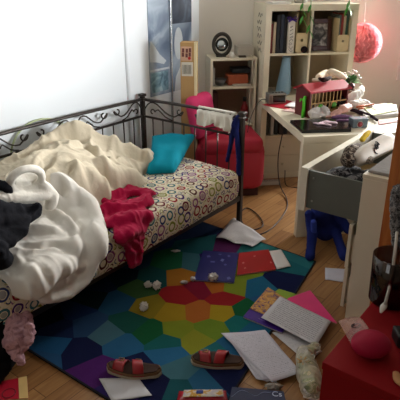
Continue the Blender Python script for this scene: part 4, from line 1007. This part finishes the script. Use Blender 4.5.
# ================================================================== FLOOR CABLES AND SMALL THINGS BY THE DESK
cbl = [desk(266, 104, DT+.05), at(262, 100, DT+.03), BR(-.06, -.06, .70), BR(-.07, -.05, .5)]
tag(obj('clock_cable', tube(cr([ck.location+Vector((.0, .05, .03)), at(261, 100, DT+.02), at(255, 108, .70), at(250, 120, .62), at(247, 135, .5)], 6), .003, 6), BLACK), 'black cable leaving the clock radio and hanging left of the desk', 'cable')
tag(obj('power_cable', tube(cr([BR(.16, -.10, .69), BR(.165, -.12, .5), BR(.13, -.14, .25), BR(.12, -.25, .05), at(287, 200, .006), at(285, 212, .006), at(272, 228, .006), at(256, 235, .006), at(246, 228, .006), at(240, 215, .006), at(247, 208, .006), at(258, 215, .006), at(263, 225, .006), at(252, 230, .006), at(240, 225, .006)], 8), .0045, 6), mat('2a1518', .5)), 'dark cable running from under the desk and looping on the floor', 'cable')
tag(obj('power_cable', tube(cr([BR(.22, -.08, .10), BR(.20, -.20, .006), at(300, 188, .006)], 8), .004, 6), BLACK), 'short black cable behind the desk end panel', 'cable')
ps = thing('power_strip', 'white power strip on the floor before the bookcase', 'power strip', at(258, 186, 0), PS-.03)
obj('strip_body', box((0, 0, 0), (.20, .06, .035), .006), mat('b7b0a6', .5), ps)
for k in range(4): obj('socket', lathe([(.016, .034), (.018, .0365), (.014, .037), (.012, .033)], (.035+k*.043, .03, 0), 14), mat('8d877e'), ps)
tag(obj('plug_adapter', box(tuple(at(257, 180, 0)-Vector((.0, -.0, -.001))), tuple(at(257, 180, 0)+Vector((.06, .05, .05))), .006), BLACK), 'black plug adapter on the floor by the bookcase foot', 'adapter')
# ================================================================== DRESSER with its top drawer pulled out
dr = thing('dresser', 'cream chest of drawers with its top drawer pulled out', 'dresser', AW(2.385, .85), TH)
# local x along A (length), local y along W (front faces +y)
DLn, DDp, DHt = .93, .46, .84
obj('side_panel', box((0, -DDp, 0), (.02, 0, DHt-.021), .001), WHITE, dr); obj('side_panel', box((DLn-.02, -DDp, 0), (DLn, 0, DHt-.021), .001), WHITE, dr)
obj('top_panel', box((0, -DDp, DHt-.02), (DLn, .004, DHt), .001), WHITE, dr); obj('back_panel', box((.02, -DDp, 0), (DLn-.02, -DDp+.006, DHt-.02)), WHITE2, dr)
EXT = .315; ZT = .80
gm = mat('60645c', .55, .06)
for k, (z0, z1, e) in enumerate(((.06, .30, .018), (.303, .553, .022))):
    d = obj('drawer', boxes([((.005, e, z0), (DLn-.005, e+.018, z1)), ((.03, e-.42, z0+.02), (.04, e, z1-.06)), ((DLn-.04, e-.42, z0+.02), (DLn-.03, e, z1-.06)), ((.03, e-.42, z0+.02), (DLn-.03, e, z0+.03))], .001), WHITE, dr)
obj('plinth', box((.02, -.03, 0), (DLn-.02, -.012, .055)), WHITE2, dr)
dd = obj('open_drawer', boxes([((.005, EXT-.018, ZT-.245), (DLn-.005, EXT+.022, ZT))], .001), mat('e2dac6', .4), dr); dd['label'] = 'pulled out top drawer with grey sides'
obj('drawer_side', box((.018, EXT-.018-.44, ZT-.225), (.032, EXT-.018, ZT-.012)), gm, dd); obj('drawer_side', box((DLn-.032, EXT-.018-.44, ZT-.225), (DLn-.018, EXT-.018, ZT-.012)), gm, dd)
obj('drawer_bottom', box((.032, EXT-.45, ZT-.222), (DLn-.032, EXT-.018, ZT-.212)), mat('b59a6c', .7), dd)
obj('drawer_back', box((.032, EXT-.018-.44, ZT-.222), (DLn-.032, EXT-.018-.43, ZT-.03)), gm, dd)
scr = bmesh.new()
for (y, z) in ((EXT-.05, ZT-.05), (EXT-.05, ZT-.18)): add_lathe(scr, [(0, -.002), (.006, -.001), (.006, .001), (0, .002)], (.017, y, z), 12, 0, 'x')
obj('screw', scr, mat('9a9a92', .3, metal=.6), dd)
# clothes in the drawer
def dp(x, y, z): return AW(2.385, .85, 0)+A*x+W*y+Vector((0, 0, z))
ZB = ZT-.21
ct = [[(dp(.10, .22, ZB+.11), .065), (dp(.2, .2, ZB+.12), .07), (dp(.32, .18, ZB+.10), .07)], [(dp(.10, .1, ZB+.14), .055), (dp(.16, .06, ZB+.14), .055), (dp(.28, .06, ZB+.13), .055)], [(dp(.09, .2, ZB+.17), .03), (dp(.14, .14, ZB+.18), .035), (dp(.18, .06, ZB+.17), .03)]]
tag(obj('dark_clothes', puff(ct, .008, .008, 26., 1, ZB+.003), blotch_mat([(.38, '131318'), (.5, '34343a'), (.56, '8a8a8c'), (.62, '1b1b20')], 14., 2., .9)), 'black and grey clothes heaped in the front of the open drawer', 'clothes')
bn = thing('beanie', 'black and white patterned knit hat in the open drawer', 'hat', dp(.30, .2, ZB+.1), 0)
obj('hat_body', puff([[(at(349, 160, .83), .045, .9), (at(352, 153, .85), .048, .9), (at(357, 149, .85), .036, .9)]], .007, .002, 40., 1), blotch_mat([(.42, '2c2018'), (.5, '4a382c'), (.56, 'a99c8a'), (.6, '2a1f1a')], 22., 2., .9), bn, True)
tag(obj('striped_bag', puff([[(at(357, 150, .84), .03), (at(362, 156, .84), .034), (at(368, 160, .83), .03)]], .007, .002, 40., 1), blotch_mat([(.42, '1a1614'), (.5, 'c9c0b0'), (.55, '1a1614'), (.6, 'b9b0a0')], 30., 4., .9)), 'zebra striped pouch between the knit hat and the white roll', 'pouch')
rl = thing('paper_roll', 'fat white roll with black script lying in the open drawer', 'roll', at(370, 145, .8), 0)
ra, rb_ = at(361, 157, .84), at(386, 143, .87)
dv = (rb_-ra).normalized()
bm = tube([ra-dv*.06, ra-dv*.02, ra+dv*.04, rb_-dv*.02, rb_+dv*.03], [.030, .043, .049, .052, .050], 28); obj('roll_body', bm, mat('d9d2c6', .6), rl, True)
bm = bmesh.new(); sv = dv.cross((Vector((0, 0, CH))-ra).normalized()).normalized(); nv = sv.cross(dv).normalized()
if nv.dot(Vector((0, 0, CH))-ra) < 0: nv = -nv
def rp(u, v): 
    r = .053; return ra+dv*(u)+sv*(math.sin(v/r)*r)+nv*(math.cos(v/r)*r)
for path in ([(.07, .018), (.055, .010), (.058, -.002), (.07, -.004), (.072, .004)], [(.078, -.008), (.09, -.010), (.092, .0), (.082, .002), (.080, -.010), (.095, -.016)], [(.098, -.004), (.104, -.014), (.112, -.006), (.116, -.018), (.108, -.022)]):
    add_tube(bm, cr([rp(u, v*1.6) for u, v in path], 4), .0032, 6)
obj('script_lettering', bm, BLACK, rl, True)
tag(obj('yellow_sock', puff([[(at(362, 140, .84), .016), (at(366, 135, .85), .018), (at(369, 132, .85), .013)]], .006, .002, 30., 1), cloth('b99a2e')), 'mustard sock tucked against the drawer front', 'sock')
# light cloth on the dresser top
tag(obj('folded_cloth', box(tuple(dp(.0, 0, 0))[:2]+(0,), tuple(dp(.0, 0, 0))[:2]+(0,)) if False else (lambda b: (b.transform(MAT[dr.name]), b)[1])(box((.34, -.34, DHt), (.62, -.10, DHt+.02), .006)), cloth('e6e3dc')), 'folded white cloth on the dresser top', 'cloth')
tag(obj('shade_slab', (lambda b: (b.transform(MAT[dr.name]), b)[1])(box((.03, -.16, DHt), (.50, -.008, DHt+.016), .006)), cloth('8f8c88')), 'grey slab for the shade along the front edge of the dresser top', 'shade')  # grey slab stands in for shade on the front of the dresser top
# pine shelf unit beyond the red table
pn = thing('pine_shelf_unit', 'knotty orange pine shelf unit at the right edge, before the dresser', 'shelf unit', AW(2.10, .642), TH)
PM = pine_mat('a5521c', 'c97a38')
obj('side_panel', box((0, -.5, 0), (.02, 0, 1.5), .002), PM, pn); obj('side_panel', box((.23, -.5, 0), (.25, 0, 1.5), .002), PM, pn)
for z in (.05, .5, .95, 1.45): obj('shelf', box((.02, -.5, z), (.23, -.01, z+.02)), PM, pn)
# ================================================================== BLUE PLUSH under the drawer
mk_ = thing('plush_monkey', 'dark blue long-limbed plush toy sitting under the open drawer', 'soft toy', at(327, 245, 0), 0)
z = .10
body = [[(at(325, 230, .10), .078, 1.), (at(324, 220, .17), .085, 1.), (at(321, 210, .27), .07, 1.)], [(at(336, 226, .12), .06, 1.), (at(335, 216, .2), .06, 1.)],
        [(at(309, 214, .26), .03, 1.), (at(311, 226, .18), .036, 1.), (at(312, 236, .13), .036, 1.), (at(311, 247, .07), .032, 1.), (at(310, 256, .036), .034, 1.)],
        [(at(336, 232, .12), .034, 1.), (at(340, 245, .07), .032, 1.), (at(344, 256, .038), .035, 1.)],
        [(at(336, 212, .26), .032, 1.), (at(343, 222, .19), .034, 1.), (at(348, 230, .15), .03, 1.)]]
obj('plush_body', puff(body, .008, .001, 18., 3, .003), cloth('1d2868', bump=.15), mk_, True)
obj('arm_patch', puff([[(at(313, 222, .23)+Vector((0, -.018, .01)), .020), (at(313, 232, .15)+Vector((0, -.018, .01)), .020)]], .006, .001, 18., 1), cloth('3a4aa0'), mk_, True)
# ================================================================== PAPERS, BOOKS, SHOES ON THE FLOOR
PR = print_mat('cfccd6', '84848e', 34., 14., .46); PR2 = print_mat('cbc9cc', '77777d', 15., 22., .52); PR3 = print_mat('c9c6c8', '8a8a90', 26., 12., .42)
tag(obj('paper_sheet', sheet(quad([(216, 239), (252, 248.5), (266, 240), (234, 219)], .012), .001, 12, 12, .022, 3.), PR3), 'white printed sheet on the floor below the bed corner post', 'paper')
def flatbook(name, label, cat, px, z, th, cover, extra=None, group=None, inner='cfc8b8'):
    c = quad(px, z); o0 = sum(c, Vector())/4; t = thing(name, label, cat, o0, 0, group)
    obj('page_block', slabq([o0+(p-o0)*.985+Vector((0, 0, .001)) for p in c], th-.002), mat(inner, .8), t, True)
    cb_ = slabq([p+Vector((0, 0, th-.002)) for p in c], .002); cm_ = [cover]
    if isinstance(extra, tuple): add_spots(cb_, c, z+th, extra[1]); cm_.append(mat(extra[0], .6)); extra = None
    obj('cover', cb_, cm_, t, True)
    obj('back_cover', slabq([p for p in c], .001), cover, t, True)
    if extra: extra(t, c, z+th)
    return t
def spots(col, lst): return (col, lst)
def add_spots(bm, c, z, lst):
    for u, v, r, r2 in lst:
        q4 = inset(c, u-r, u+r, v-r2, v+r2, 0)
        for p in q4: p.z = z
        k = sum(q4, Vector())/4; ring = []
        for i in range(12):
            a = 2*PI*i/12; x = (q4[1]-q4[0])*.5; y = (q4[3]-q4[0])*.5
            w = 1+.25*math.sin(i*2.3+u*9); ring.append(bm.verts.new(k+x*math.cos(a)*w+y*math.sin(a)*w+Vector((0, 0, .0005))))
        f = bm.faces.new(ring); f.material_index = 1
        if f.calc_center_median().z: f.normal_update()
        if f.normal.z < 0: f.normal_flip()
flatbook('notebook', 'blue notebook with pale spots lying on the rug', 'notebook', [(194, 281), (234, 283.5), (238.5, 254), (203, 251.5)], RZ, .008, mat('26286a', .35, .15, 8.), spots('6a70a8', [(.2, .8, .05, .04), (.35, .62, .07, .03), (.6, .7, .05, .05), (.75, .86, .04, .03), (.5, .9, .05, .02), (.85, .12, .045, .045), (.7, .55, .04, .03)]), 'notebooks on the rug')
flatbook('notebook', 'red notebook with a white page edge lying on the rug', 'notebook', [(237, 276), (276, 270.5), (268.5, 250.5), (239, 254)], RZ, .008, mat('a3161c', .35, .1, 8.), spots('c98a86', [(.15, .5, .03, .04), (.2, .25, .03, .03), (.5, .75, .04, .03), (.93, .35, .025, .05)]), 'notebooks on the rug')
tag(obj('paper_sheet', sheet(quad([(277, 269.5), (291, 266.5), (281, 250), (269, 251.5)], RZ+.003), .002, 6, 6, .003, 4.), PAPER), 'narrow white sheet sticking out right of the red notebook', 'paper')
tag(obj('crumpled_paper', crumple(at(213, 280, .021), (.036, .028, .028), sd=3.), PAPER), 'crumpled ball of white paper on the blue notebook', 'paper')
tag(obj('paper_scrap', crumple(at(184, 283.5, RZ), (.028, .012, .012), 3, sd=1.), PAPER), 'small white paper scrap left of the blue notebook', 'paper')
tag(obj('paper_scrap', crumple(at(193, 280.5, RZ), (.020, .020, .016), 3, sd=5.), PAPER), 'white paper scrap touching the corner of the blue notebook', 'paper')
tag(obj('sock', crumple(at(148, 287, RZ), (.026, .026, .022), 4, sd=2.), cloth('cfcac2')), 'small white balled sock at the left of the pair on the rug', 'sock', 'white socks on the rug')
tag(obj('sock', crumple(at(157, 288, RZ), (.030, .038, .024), 4, sd=7.), cloth('d6d1ca')), 'larger white balled sock touching the small one on the rug', 'sock', 'white socks on the rug')
tag(obj('sock', crumple(at(144, 309, RZ), (.026, .040, .024), 4, sd=9.), cloth('d2cdc6')), 'white crumpled sock lying alone near the green rug patch', 'sock', 'white socks on the rug')
tag(obj('paper_scrap', crumple(at(176, 252, RZ), (.035, .012, .010), 3, sd=4.), PAPER), 'white paper scrap in the shade just under the bed', 'paper')
tag(obj('paper_slip', sheet(quad([(325, 280), (347, 283), (349, 270), (325, 268)], .001), .001, 8, 8, .006, 7.), mat('c6c3cf')), 'blank white slip of paper on the floor in front of the blue plush', 'paper')
# folders under the timetable
flatbook('folder', 'purple folder beneath the printed timetable', 'folder', [(243, 318), (282, 334), (294, 316), (262, 296)], RZ, .010, mat('43208a', .4, .08), lambda t, c, z: obj('title_print', tube([inset(c, .34+.02*k, .35+.02*k, .13+.035*(k % 2), .14, .0102)[0] for k in range(9)], .0010, 5), mat('b9a8d8'), t, True))
flatbook('magazine', 'magazine with an orange and violet printed cover under the timetable', 'magazine', [(250, 309), (272, 318), (290, 302), (268, 288)], RZ+.011, .006, blotch_mat([(.36, '5a3a78'), (.46, 'c08a3a'), (.54, 'd8a860'), (.64, '7a3a50')], 22., 1.4, .4))
flatbook('booklet', 'lime green booklet behind the pink folder', 'booklet', [(268, 297), (290, 303), (299, 296), (279, 290)], RZ+.001, .008, mat('8aa82c', .5))
flatbook('folder', 'bright pink folder under the right end of the timetable', 'folder', [(284, 306), (337, 324), (310, 291), (288, 299)], RZ+.018, .006, mat('e0357a', .35, .12, 10.), None, None, 'e8c9b0')
tag(obj('timetable', sheet(quad([(261, 318), (316, 346.5), (331, 322), (280, 297)], RZ+.027), .001, 12, 10, .006, 8.), PR2), 'printed timetable sheet on top of the pink and purple folders', 'paper')
tag(obj('paper_sheet', sheet(quad([(272, 333), (306, 362), (322, 352), (300, 328)], .006), .001, 10, 10, .004, 9.), PR3), 'white sheet on the floor beneath the timetable', 'paper')
for k, (q4, s, l) in enumerate(([[(256, 380), (277, 384), (262, 340), (226, 336)], 1., 'lowest white sheet of the fan, at its left'], [[(262, 381), (294, 376), (262, 336), (224, 334)], 5., 'middle white sheet of the fan of handwritten papers'], [[(272, 383.5), (301, 373.5), (265, 331), (221, 334)], 9., 'uppermost white written sheet of the fan on the wood'])):
    tag(obj('paper_sheet', sheet(quad(q4, RZ+.001+k*.006), .001, 12, 12, .010, s), PR), l, 'paper', 'fan of written sheets at the rug edge')
tag(obj('paper_sheet', sheet(quad([(112, 402), (152, 396), (138, 378), (99, 379)], RZ), .001, 10, 10, .004, 2.), mat('c4c3c6')), 'blank white sheet under the left sandal', 'paper')
# sandals
def sandal(label, toe, heel, z0, flip):
    tv = at(toe[0], toe[1], z0); hv = at(heel[0], heel[1], z0); d = hv-tv; L = d.length; ang = math.atan2(-d.y, -d.x)
    t = thing('sandal', label, 'sandal', (tv+hv)/2, ang, 'red sandals on the rug')
    def outl(u, side):                     # u 0 heel .. 1 toe, half widths of a foot-shaped sole
        hw = .031+.016*math.sin(min(1, max(0, (u-.15)/.75))*PI)**1.2 if 0 < u < 1 else 0
        e = min(u, 1-u); rnd = math.sqrt(max(0, 1-(1-min(1, e/.14))**2))
        cxo = .006*math.sin(u*PI*1.3)*flip
        return cxo+side*hw*rnd
    n = 22
    def layer(za, zb, k, edge=None):
        bm = bmesh.new(); rows = []
        for i in range(n+1):
            u = i/n; x = -L/2+L*(.5+(u-.5)*k); prof = .010*math.sin(u*PI)**2*0
            dish = .006*(abs(u-.5)*2)**3
            r = []
            for j in range(7):
                f = -1+2*j/6; y = outl(u, f/1.0*1 if f else 0) if False else (outl(u, 1)*(1+f)/2+outl(u, -1)*(1-f)/2)*k
                r.append((x, y, dish+.004*f*f*(1 if zb > .015 else 0)))
            rows.append(r)
        top = [[bm.verts.new((x, y, zb+q)) for x, y, q in r] for r in rows]; bot = [[bm.verts.new((x, y, za+(q if za > .005 else 0))) for x, y, q in r] for r in rows]
        for i in range(n):
            for j in range(6):
                bm.faces.new((top[i][j], top[i+1][j], top[i+1][j+1], top[i][j+1])).smooth = True; bm.faces.new((bot[i][j+1], bot[i+1][j+1], bot[i+1][j], bot[i][j]))
            for j in (0, 6): bm.faces.new((bot[i][j], bot[i+1][j], top[i+1][j], top[i][j]))
        bmesh.ops.remove_doubles(bm, verts=bm.verts[:], dist=.0002); bmesh.ops.recalc_face_normals(bm, faces=bm.faces[:]); return bm
    obj('outsole', layer(0, .010, 1.), mat('b9ab92', .7), t); obj('cork_midsole', layer(.010, .024, .985), mat('7d5a3a', .8, .2, 60.), t); obj('footbed', layer(.024, .028, .93), mat('3c2418', .85, .25, 25.), t)
    def strap(x0, x1, h, skew):
        bm = bmesh.new(); g = []
        for i in range(7):
            row = []
            for j in range(15):
                f = -1+2*j/14; x = x0+(x1-x0)*i/6+skew*f; u = .5+x/L
                y = (outl(u, 1)*(1+f)/2+outl(u, -1)*(1-f)/2)*1.02; row.append(bm.verts.new((x, y, .016+h*(1-abs(f)**2.6))))
            g.append(row)
        for i in range(6):
            for j in range(14): bm.faces.new((g[i][j], g[i+1][j], g[i+1][j+1], g[i][j+1])).smooth = True
        bmesh.ops.recalc_face_normals(bm, faces=bm.faces[:])
        gm_ = bmesh.ops.solidify(bm, geom=bm.faces[:], thickness=.0035); return bm
    s1 = obj('strap', strap(.035, .088, .046, .01*flip), mat('a01420', .38, .1, coat=.3), t); s2 = obj('strap', strap(-.045, .005, .052, -.012*flip), mat('a01420', .38, .1, coat=.3), t)
    for (x, s, sgn) in ((.060, s1, -1), (-.02, s2, -1)):
        u = .5+x/L; bb = bmesh.new(); add_tube(bb, [(x-.012, 0, .064), (x+.012, 0, .064), (x+.012, -.018, .0625), (x-.012, -.018, .0625), (x-.012, 0, .064)], .0022, 6); obj('buckle', bb, mat('b59a6a', .3, metal=.7), s)
    return t
sandal('red two-strap sandal lying on the blank sheet', (106.5, 370), (162, 374), RZ+.002, 1)
sandal('red two-strap sandal partly under the fan of papers', (191, 361), (244, 366), RZ, -1)
# bottom edge packets
pk = thing('snack_packet', 'red and yellow sweets packet at the bottom edge on the rug', 'packet', at(201, 397, RZ), 0)
pc4 = quad([(176, 404), (228, 403), (226, 391), (179, 391.5)], RZ)
def pillowpack(c, h, n=14, hem=.06):
    bm = bmesh.new(); g = {}
    for s in (0, 1):
        for i in range(n+1):
            for j in range(n+1):
                u, v = i/n, j/n; p = c[0]*(1-u)*(1-v)+c[1]*u*(1-v)+c[2]*u*v+c[3]*(1-u)*v
                f = max(0, (math.sin(PI*u)*math.sin(PI*v)))**.5; cr_ = .0015*math.sin(j*2.4)*(1 if i in (0, n) else .2)
                g[s, i, j] = bm.verts.new(p+Vector((0, 0, .001+(h*f if s else 0)+cr_*s+.002*s*abs(nz((u*5, v*5, h*90), 1))+.0006*s)))
    for i in range(n):
        for j in range(n):
            for s in (0, 1): bm.faces.new((g[s, i, j], g[s, i+1, j], g[s, i+1, j+1], g[s, i, j+1])).smooth = True
    for i in range(n):
        for j in (0, n):
            bm.faces.new((g[0, i, j], g[0, i+1, j], g[1, i+1, j], g[1, i, j])); bm.faces.new((g[0, j, i], g[0, j, i+1], g[1, j, i+1], g[1, j, i]))
    bmesh.ops.recalc_face_normals(bm, faces=bm.faces[:]); return bm
obj('packet_wrap', pillowpack(pc4, .022), mat('b3162a', .3, .1, coat=.3), pk, True)
obj('yellow_print', pillowpack(inset(pc4, .12, .92, .2, .78, .0225), .0022, 8), blotch_mat([(.42, 'c9962e'), (.5, 'd8cdb8'), (.6, 'c4bcc0')], 30.), pk, True)
obj('blue_label', pillowpack(inset(pc4, .38, .52, .42, .70, .0262), .001, 4), mat('243c8c'), pk, True)
nb = flatbook('notebook', 'dark blue notebook with white writing at the bottom edge', 'notebook', [(229, 403), (286, 404), (283.5, 393), (232, 388.5)], RZ, .010, mat('16234e', .35, .1), lambda t, c, z: (text('lettering', 'Cs', .042, mat('b9c4e0'), t, Matrix.Translation(inset(c, .86, .9, .68, .7, 0)[0]*1+Vector((0, 0, .0105))) @ Matrix.Rotation(-.05, 4, 'Z'), .0004, True),
  obj('curved_line_print', tube(cr([inset(c, u, u+.01, v, v+.01, .0105)[0] for u, v in ((.03, .3), (.2, .8), (.45, .45), (.6, .75), (.75, .8))], 5), .0012, 5), mat('93a4cc'), t, True)))
flatbook('picture_book', 'crimson and cream edged book at the bottom left corner', 'book', [(-6, 404), (29, 402), (27.5, 380), (-6, 386.5)], .001, .022, mat('b0152e', .4, .1), lambda t, c, z: (obj('cream_border', slabq(inset(c, .74, 1., 0, 1, .0222), .0008), mat('d8b878', .5), t, True), obj('circle_print', tube([inset(c, .45, .46, .3, .31, .0225)[0]+Vector((.028*math.cos(k*PI/10), .028*math.sin(k*PI/10), 0)) for k in range(21)], .0025, 5), mat('6a0c1c'), t, True)), None, 'cdb98a')
# clothes pile at the left edge on the floor
sk = [sz((.30, .27, .22, .17, .13), [(4, 304), (14, 308), (22, 320), (24, 334), (20, 346)], (.035, .045, .05, .05, .035)), sz((.26, .2, .16), [(10, 316), (15, 330), (14, 342)], (.05, .055, .045)), sz((.14, .10, .07), [(14, 346), (18, 356), (22, 363)], (.035, .025, .012)), sz((.24, .18), [(29, 326), (29, 340)], .018)]
tag(obj('pink_garment', puff(sk, .0075, .009, 26., 1, .004, .006, 9.), blotch_mat([(.35, 'b98e98'), (.5, 'd3a9b2'), (.65, '98707c')], 18., 1.5, .95)), 'pale pink frilly garment hanging off the bed foot onto the floor', 'garment')
bs = [sz((.30, .2, .1), [(-4, 314), (2, 330), (2, 352)], (.04, .045, .05)), sz(.05, [(-8, 378), (2, 366), (8, 360)], (.05, .05, .04))]
tag(obj('black_garment', puff(bs, .009, .005, 26., 1, .004), cloth('111013')), 'black garment at the left edge behind the pink one', 'garment')
# ================================================================== RED TABLE and what stands on it
TZ = .55
rc0 = at(322, 362, TZ)
rt = thing('red_table', 'plain red table filling the lower right corner', 'table', Vector((rc0.x, rc0.y, 0)), TH)
RTM = mat('8c0b12', .7, .05, 6., spec=.2)
obj('tabletop', box((0, -.75, TZ-.03), (.66, 0, TZ), .003), RTM, rt)
obj('front_panel', box((.004, -.746, .0), (.024, -.004, TZ-.03), .001), RTM, rt); obj('side_panel', box((.024, -.024, 0), (.64, -.004, TZ-.03), .001), RTM, rt)
obj('side_panel', box((.024, -.746, 0), (.64, -.726, TZ-.03), .001), RTM, rt)
# dark glass jar
jc = at(391, 300, TZ); jr = .078
jr_t = thing('glass_jar', 'large smoky glass tumbler with dark wine-red contents on the red table', 'jar', Vector((jc.x, jc.y, TZ)), 0)
jr_t.location.x = at(391.5, 305, TZ).x; MAT[jr_t.name] = Matrix.Translation(jr_t.location)
hj = .20
obj('glass_wall', lathe([(.0, 0), (jr*.9, 0), (jr, .006), (jr+.006, hj), (jr+.003, hj+.002), (jr+.002, hj), (jr-.004, .012), (.0, .010)], seg=36), glass_mat('a08e8a', .10, .05), jr_t)
obj('dark_contents', lathe([(.0, .011), (jr-.006, .013), (jr-.003, hj*.62), (0, hj*.62)], seg=30), mat('2a0b12', .3), jr_t)
sp = thing('ladle', 'long white spoon hooked over the rim of the glass tumbler', 'spoon', jr_t.location+Vector((-.02, -.07, 0)), 0)
obj('spoon_handle', tube(cr([at(397, 232, .82), at(395, 252, .77), at(391, 280, .68), at(385, 305, .60)], 5), [.006]*16, 6, .6), mat('c0b8ae', .4), sp, True)
obj('spoon_bowl', (lambda b: b)(tube(cr([at(386, 302, .605), at(383, 308, .59), at(380.5, 313, .575)], 4), [.005, .008, .011, .013, .012, .010, .008, .006, .003], 10, .5)), mat('d8d2c8', .4), sp, True)
tag(obj('small_ball', ell(jr_t.location+Vector((-.045, -.0, hj*.62+.028)), (.022, .02, .02)), mat('c9c2b8', .5)), 'white ball lying inside the glass tumbler', 'ball')
# toy in clear plastic wrap
wr = thing('wrapped_ball', 'crimson ball half in a clear plastic packet on the red table', 'toy', at(372, 347, TZ), 0)
bc_ = at(371, 344, TZ+.045)
obj('ball', (lambda b: (b.transform(Matrix.Translation(bc_)), b)[1])(ell((0, 0, 0), (.066, .055, .044), 4)), mat('a80f38', .6, .1, 9., spec=.3), wr, True)
pkm = film_mat('c89a92', .22, .25)
cpk = [at(352, 346, TZ+.012), at(371, 332, TZ+.075), at(360, 318, TZ+.03), at(338, 321, TZ+.006)]
o = obj('plastic_packet', pillowpack(cpk, .03, 16), pkm, wr, True)
ki = bmesh.new(); cc = at(356, 326, TZ+.055)
for k in range(4): add_tube(ki, cr([cc+Vector((.018*math.cos(k*1.6+j), .012*math.sin(k*1.6+j*1.3), .002)) for j in range(5)], 3), .0015, 5)
obj('twist_mark', ki, mat('241418'), wr, True)
tag(obj('wooden_toy', puff([[(at(396, 374, TZ+.012), .012), (at(398, 380, TZ+.012), .014), (at(403, 384, TZ+.012), .014)]], .005, .001, 30., 1, TZ+.001), mat('c08a5a')), 'small tan wooden toy at the right edge of the red table', 'toy')
tag(obj('dark_case', box(tuple(at(397, 349, TZ+.001)), tuple(at(397, 349, TZ+.001)+Vector((.10, .07, .05))), .008), BLACK), 'black case at the right edge of the red table', 'case')
# speckled grey knit hanging on the pine unit
gk = [[(ata(398, 190, 2.07), .022), (ata(397, 205, 2.07), .026), (ata(397, 222, 2.07), .026), (ata(398, 245, 2.07), .022)], [(ata(403, 190, 2.07), .03), (ata(404, 240, 2.07), .03)]]
tag(obj('knit_scarf', puff(gk, .007, .008, 50., 1), blotch_mat([(.42, '4a4848'), (.52, '8a8683'), (.6, '2e2c2e')], 60., 1., .95)), 'speckled grey knit scarf hanging on the pine unit', 'scarf')
# cellophane bag with salad-green contents
cl = thing('cellophane_bag', 'clear crumpled bag with green contents beside the red table', 'bag', at(311, 372, 0), 0)
obj('green_contents', puff([[(at(306, 360, .05), .035), (at(309, 372, .05), .042), (at(313, 385, .05), .04)], [(at(312, 350, .05), .02), (at(316, 345, .04), .014)]], .007, .006, 22., 1, .004), blotch_mat([(.38, '4f6a2a'), (.48, '8f9a5a'), (.56, 'cfc6a0'), (.66, '8a5a34')], 18.), cl, True)
obj('clear_wrap', puff([[(at(304, 352, .06), .03), (at(306, 364, .06), .046), (at(309, 376, .06), .052), (at(312, 388, .06), .048)], [(at(316, 346, .07), .02), (at(308, 354, .06), .03)]], .008, .009, 30., 1, .003), film_mat('e6e0cc', .22, .3), cl, True)
cf = bmesh.new()
for k in range(7): a = k*.9; add_tube(cf, [at(303, 362, .09), at(303, 362, .09)+Vector((.03*math.cos(a), .03*math.sin(a), .01))], [.006, .002], 5)
obj('tie', cf, mat('a8804a'), cl, True)
tag(obj('paper_sheet', sheet(quad([(303, 398), (322, 404), (318, 385), (303, 372)], .001), .001, 6, 6, .006, 12.), PAPER), 'pale sheet on the floor under the cellophane bag', 'paper')
tag(obj('paper_scrap', crumple(at(274, 389, .001), (.045, .02, .018), 4, sd=6.), mat('a8a298')), 'crumpled grey-white scrap above the dark blue notebook', 'paper')
# ================================================================== LIGHT
def area(name, loc, dirv, sx, sy, e, col, spread=PI):
    l = bpy.data.lights.new(name, 'AREA'); l.shape = 'RECTANGLE'; l.size = sx; l.size_y = sy; l.energy = e; l.color = col; l.spread = spread
    o = bpy.data.objects.new(name, l); COL.objects.link(o); o.location = loc; o.rotation_euler = Vector(dirv).to_track_quat('-Z', 'Y').to_euler(); return o
wc = BR(1.80, NB+.15, 1.52)
area('window_daylight', wc, AW(1.9, LW, 1.15)-wc, .42, .9, 100, (1., .985, .96), math.radians(80))
w3 = AW(3.85, -1.0, 1.52)
area('side_window_daylight', w3, AW(1.95, LW, 1.75)-w3, 1.3, .9, 25, (.97, .985, 1.), math.radians(50))
area('window_skylight', BR((wr0+wr1)/2, NB+.16, (wz0+wz1)/2), -N_-R_*.45, wr1-wr0+.1, wz1-wz0, 24, (.95, .97, 1.0))
area('rear_fill', c3+dfl*((dl0+dl1)/2)-A*.2+Vector((0, 0, 1.5)), A, .9, 1.2, 3, (1., .93, .85))  # weak fill lamp behind the camera, added at the unseen rear window
w = bpy.data.worlds.new('sky'); bpy.context.scene.world = w; w.use_nodes = True
w.node_tree.nodes['Background'].inputs[0].default_value = (.85, .92, 1, 1); w.node_tree.nodes['Background'].inputs[1].default_value = .9
# ================================================================== CAMERA
cd_ = bpy.data.cameras.new('camera'); cam = bpy.data.objects.new('camera', cd_); COL.objects.link(cam)
cam.location = (0, 0, CH); cam.rotation_euler = (PI/2-CP, 0, 0); cd_.sensor_width = 36; cd_.lens = CF/400*36; cd_.clip_start = .05
sc = bpy.context.scene; sc.camera = cam
sc.view_settings.view_transform = 'Standard'; sc.view_settings.look = 'None'; sc.view_settings.exposure = 0; sc.view_settings.gamma = 1; sc.view_settings.use_curve_mapping = False
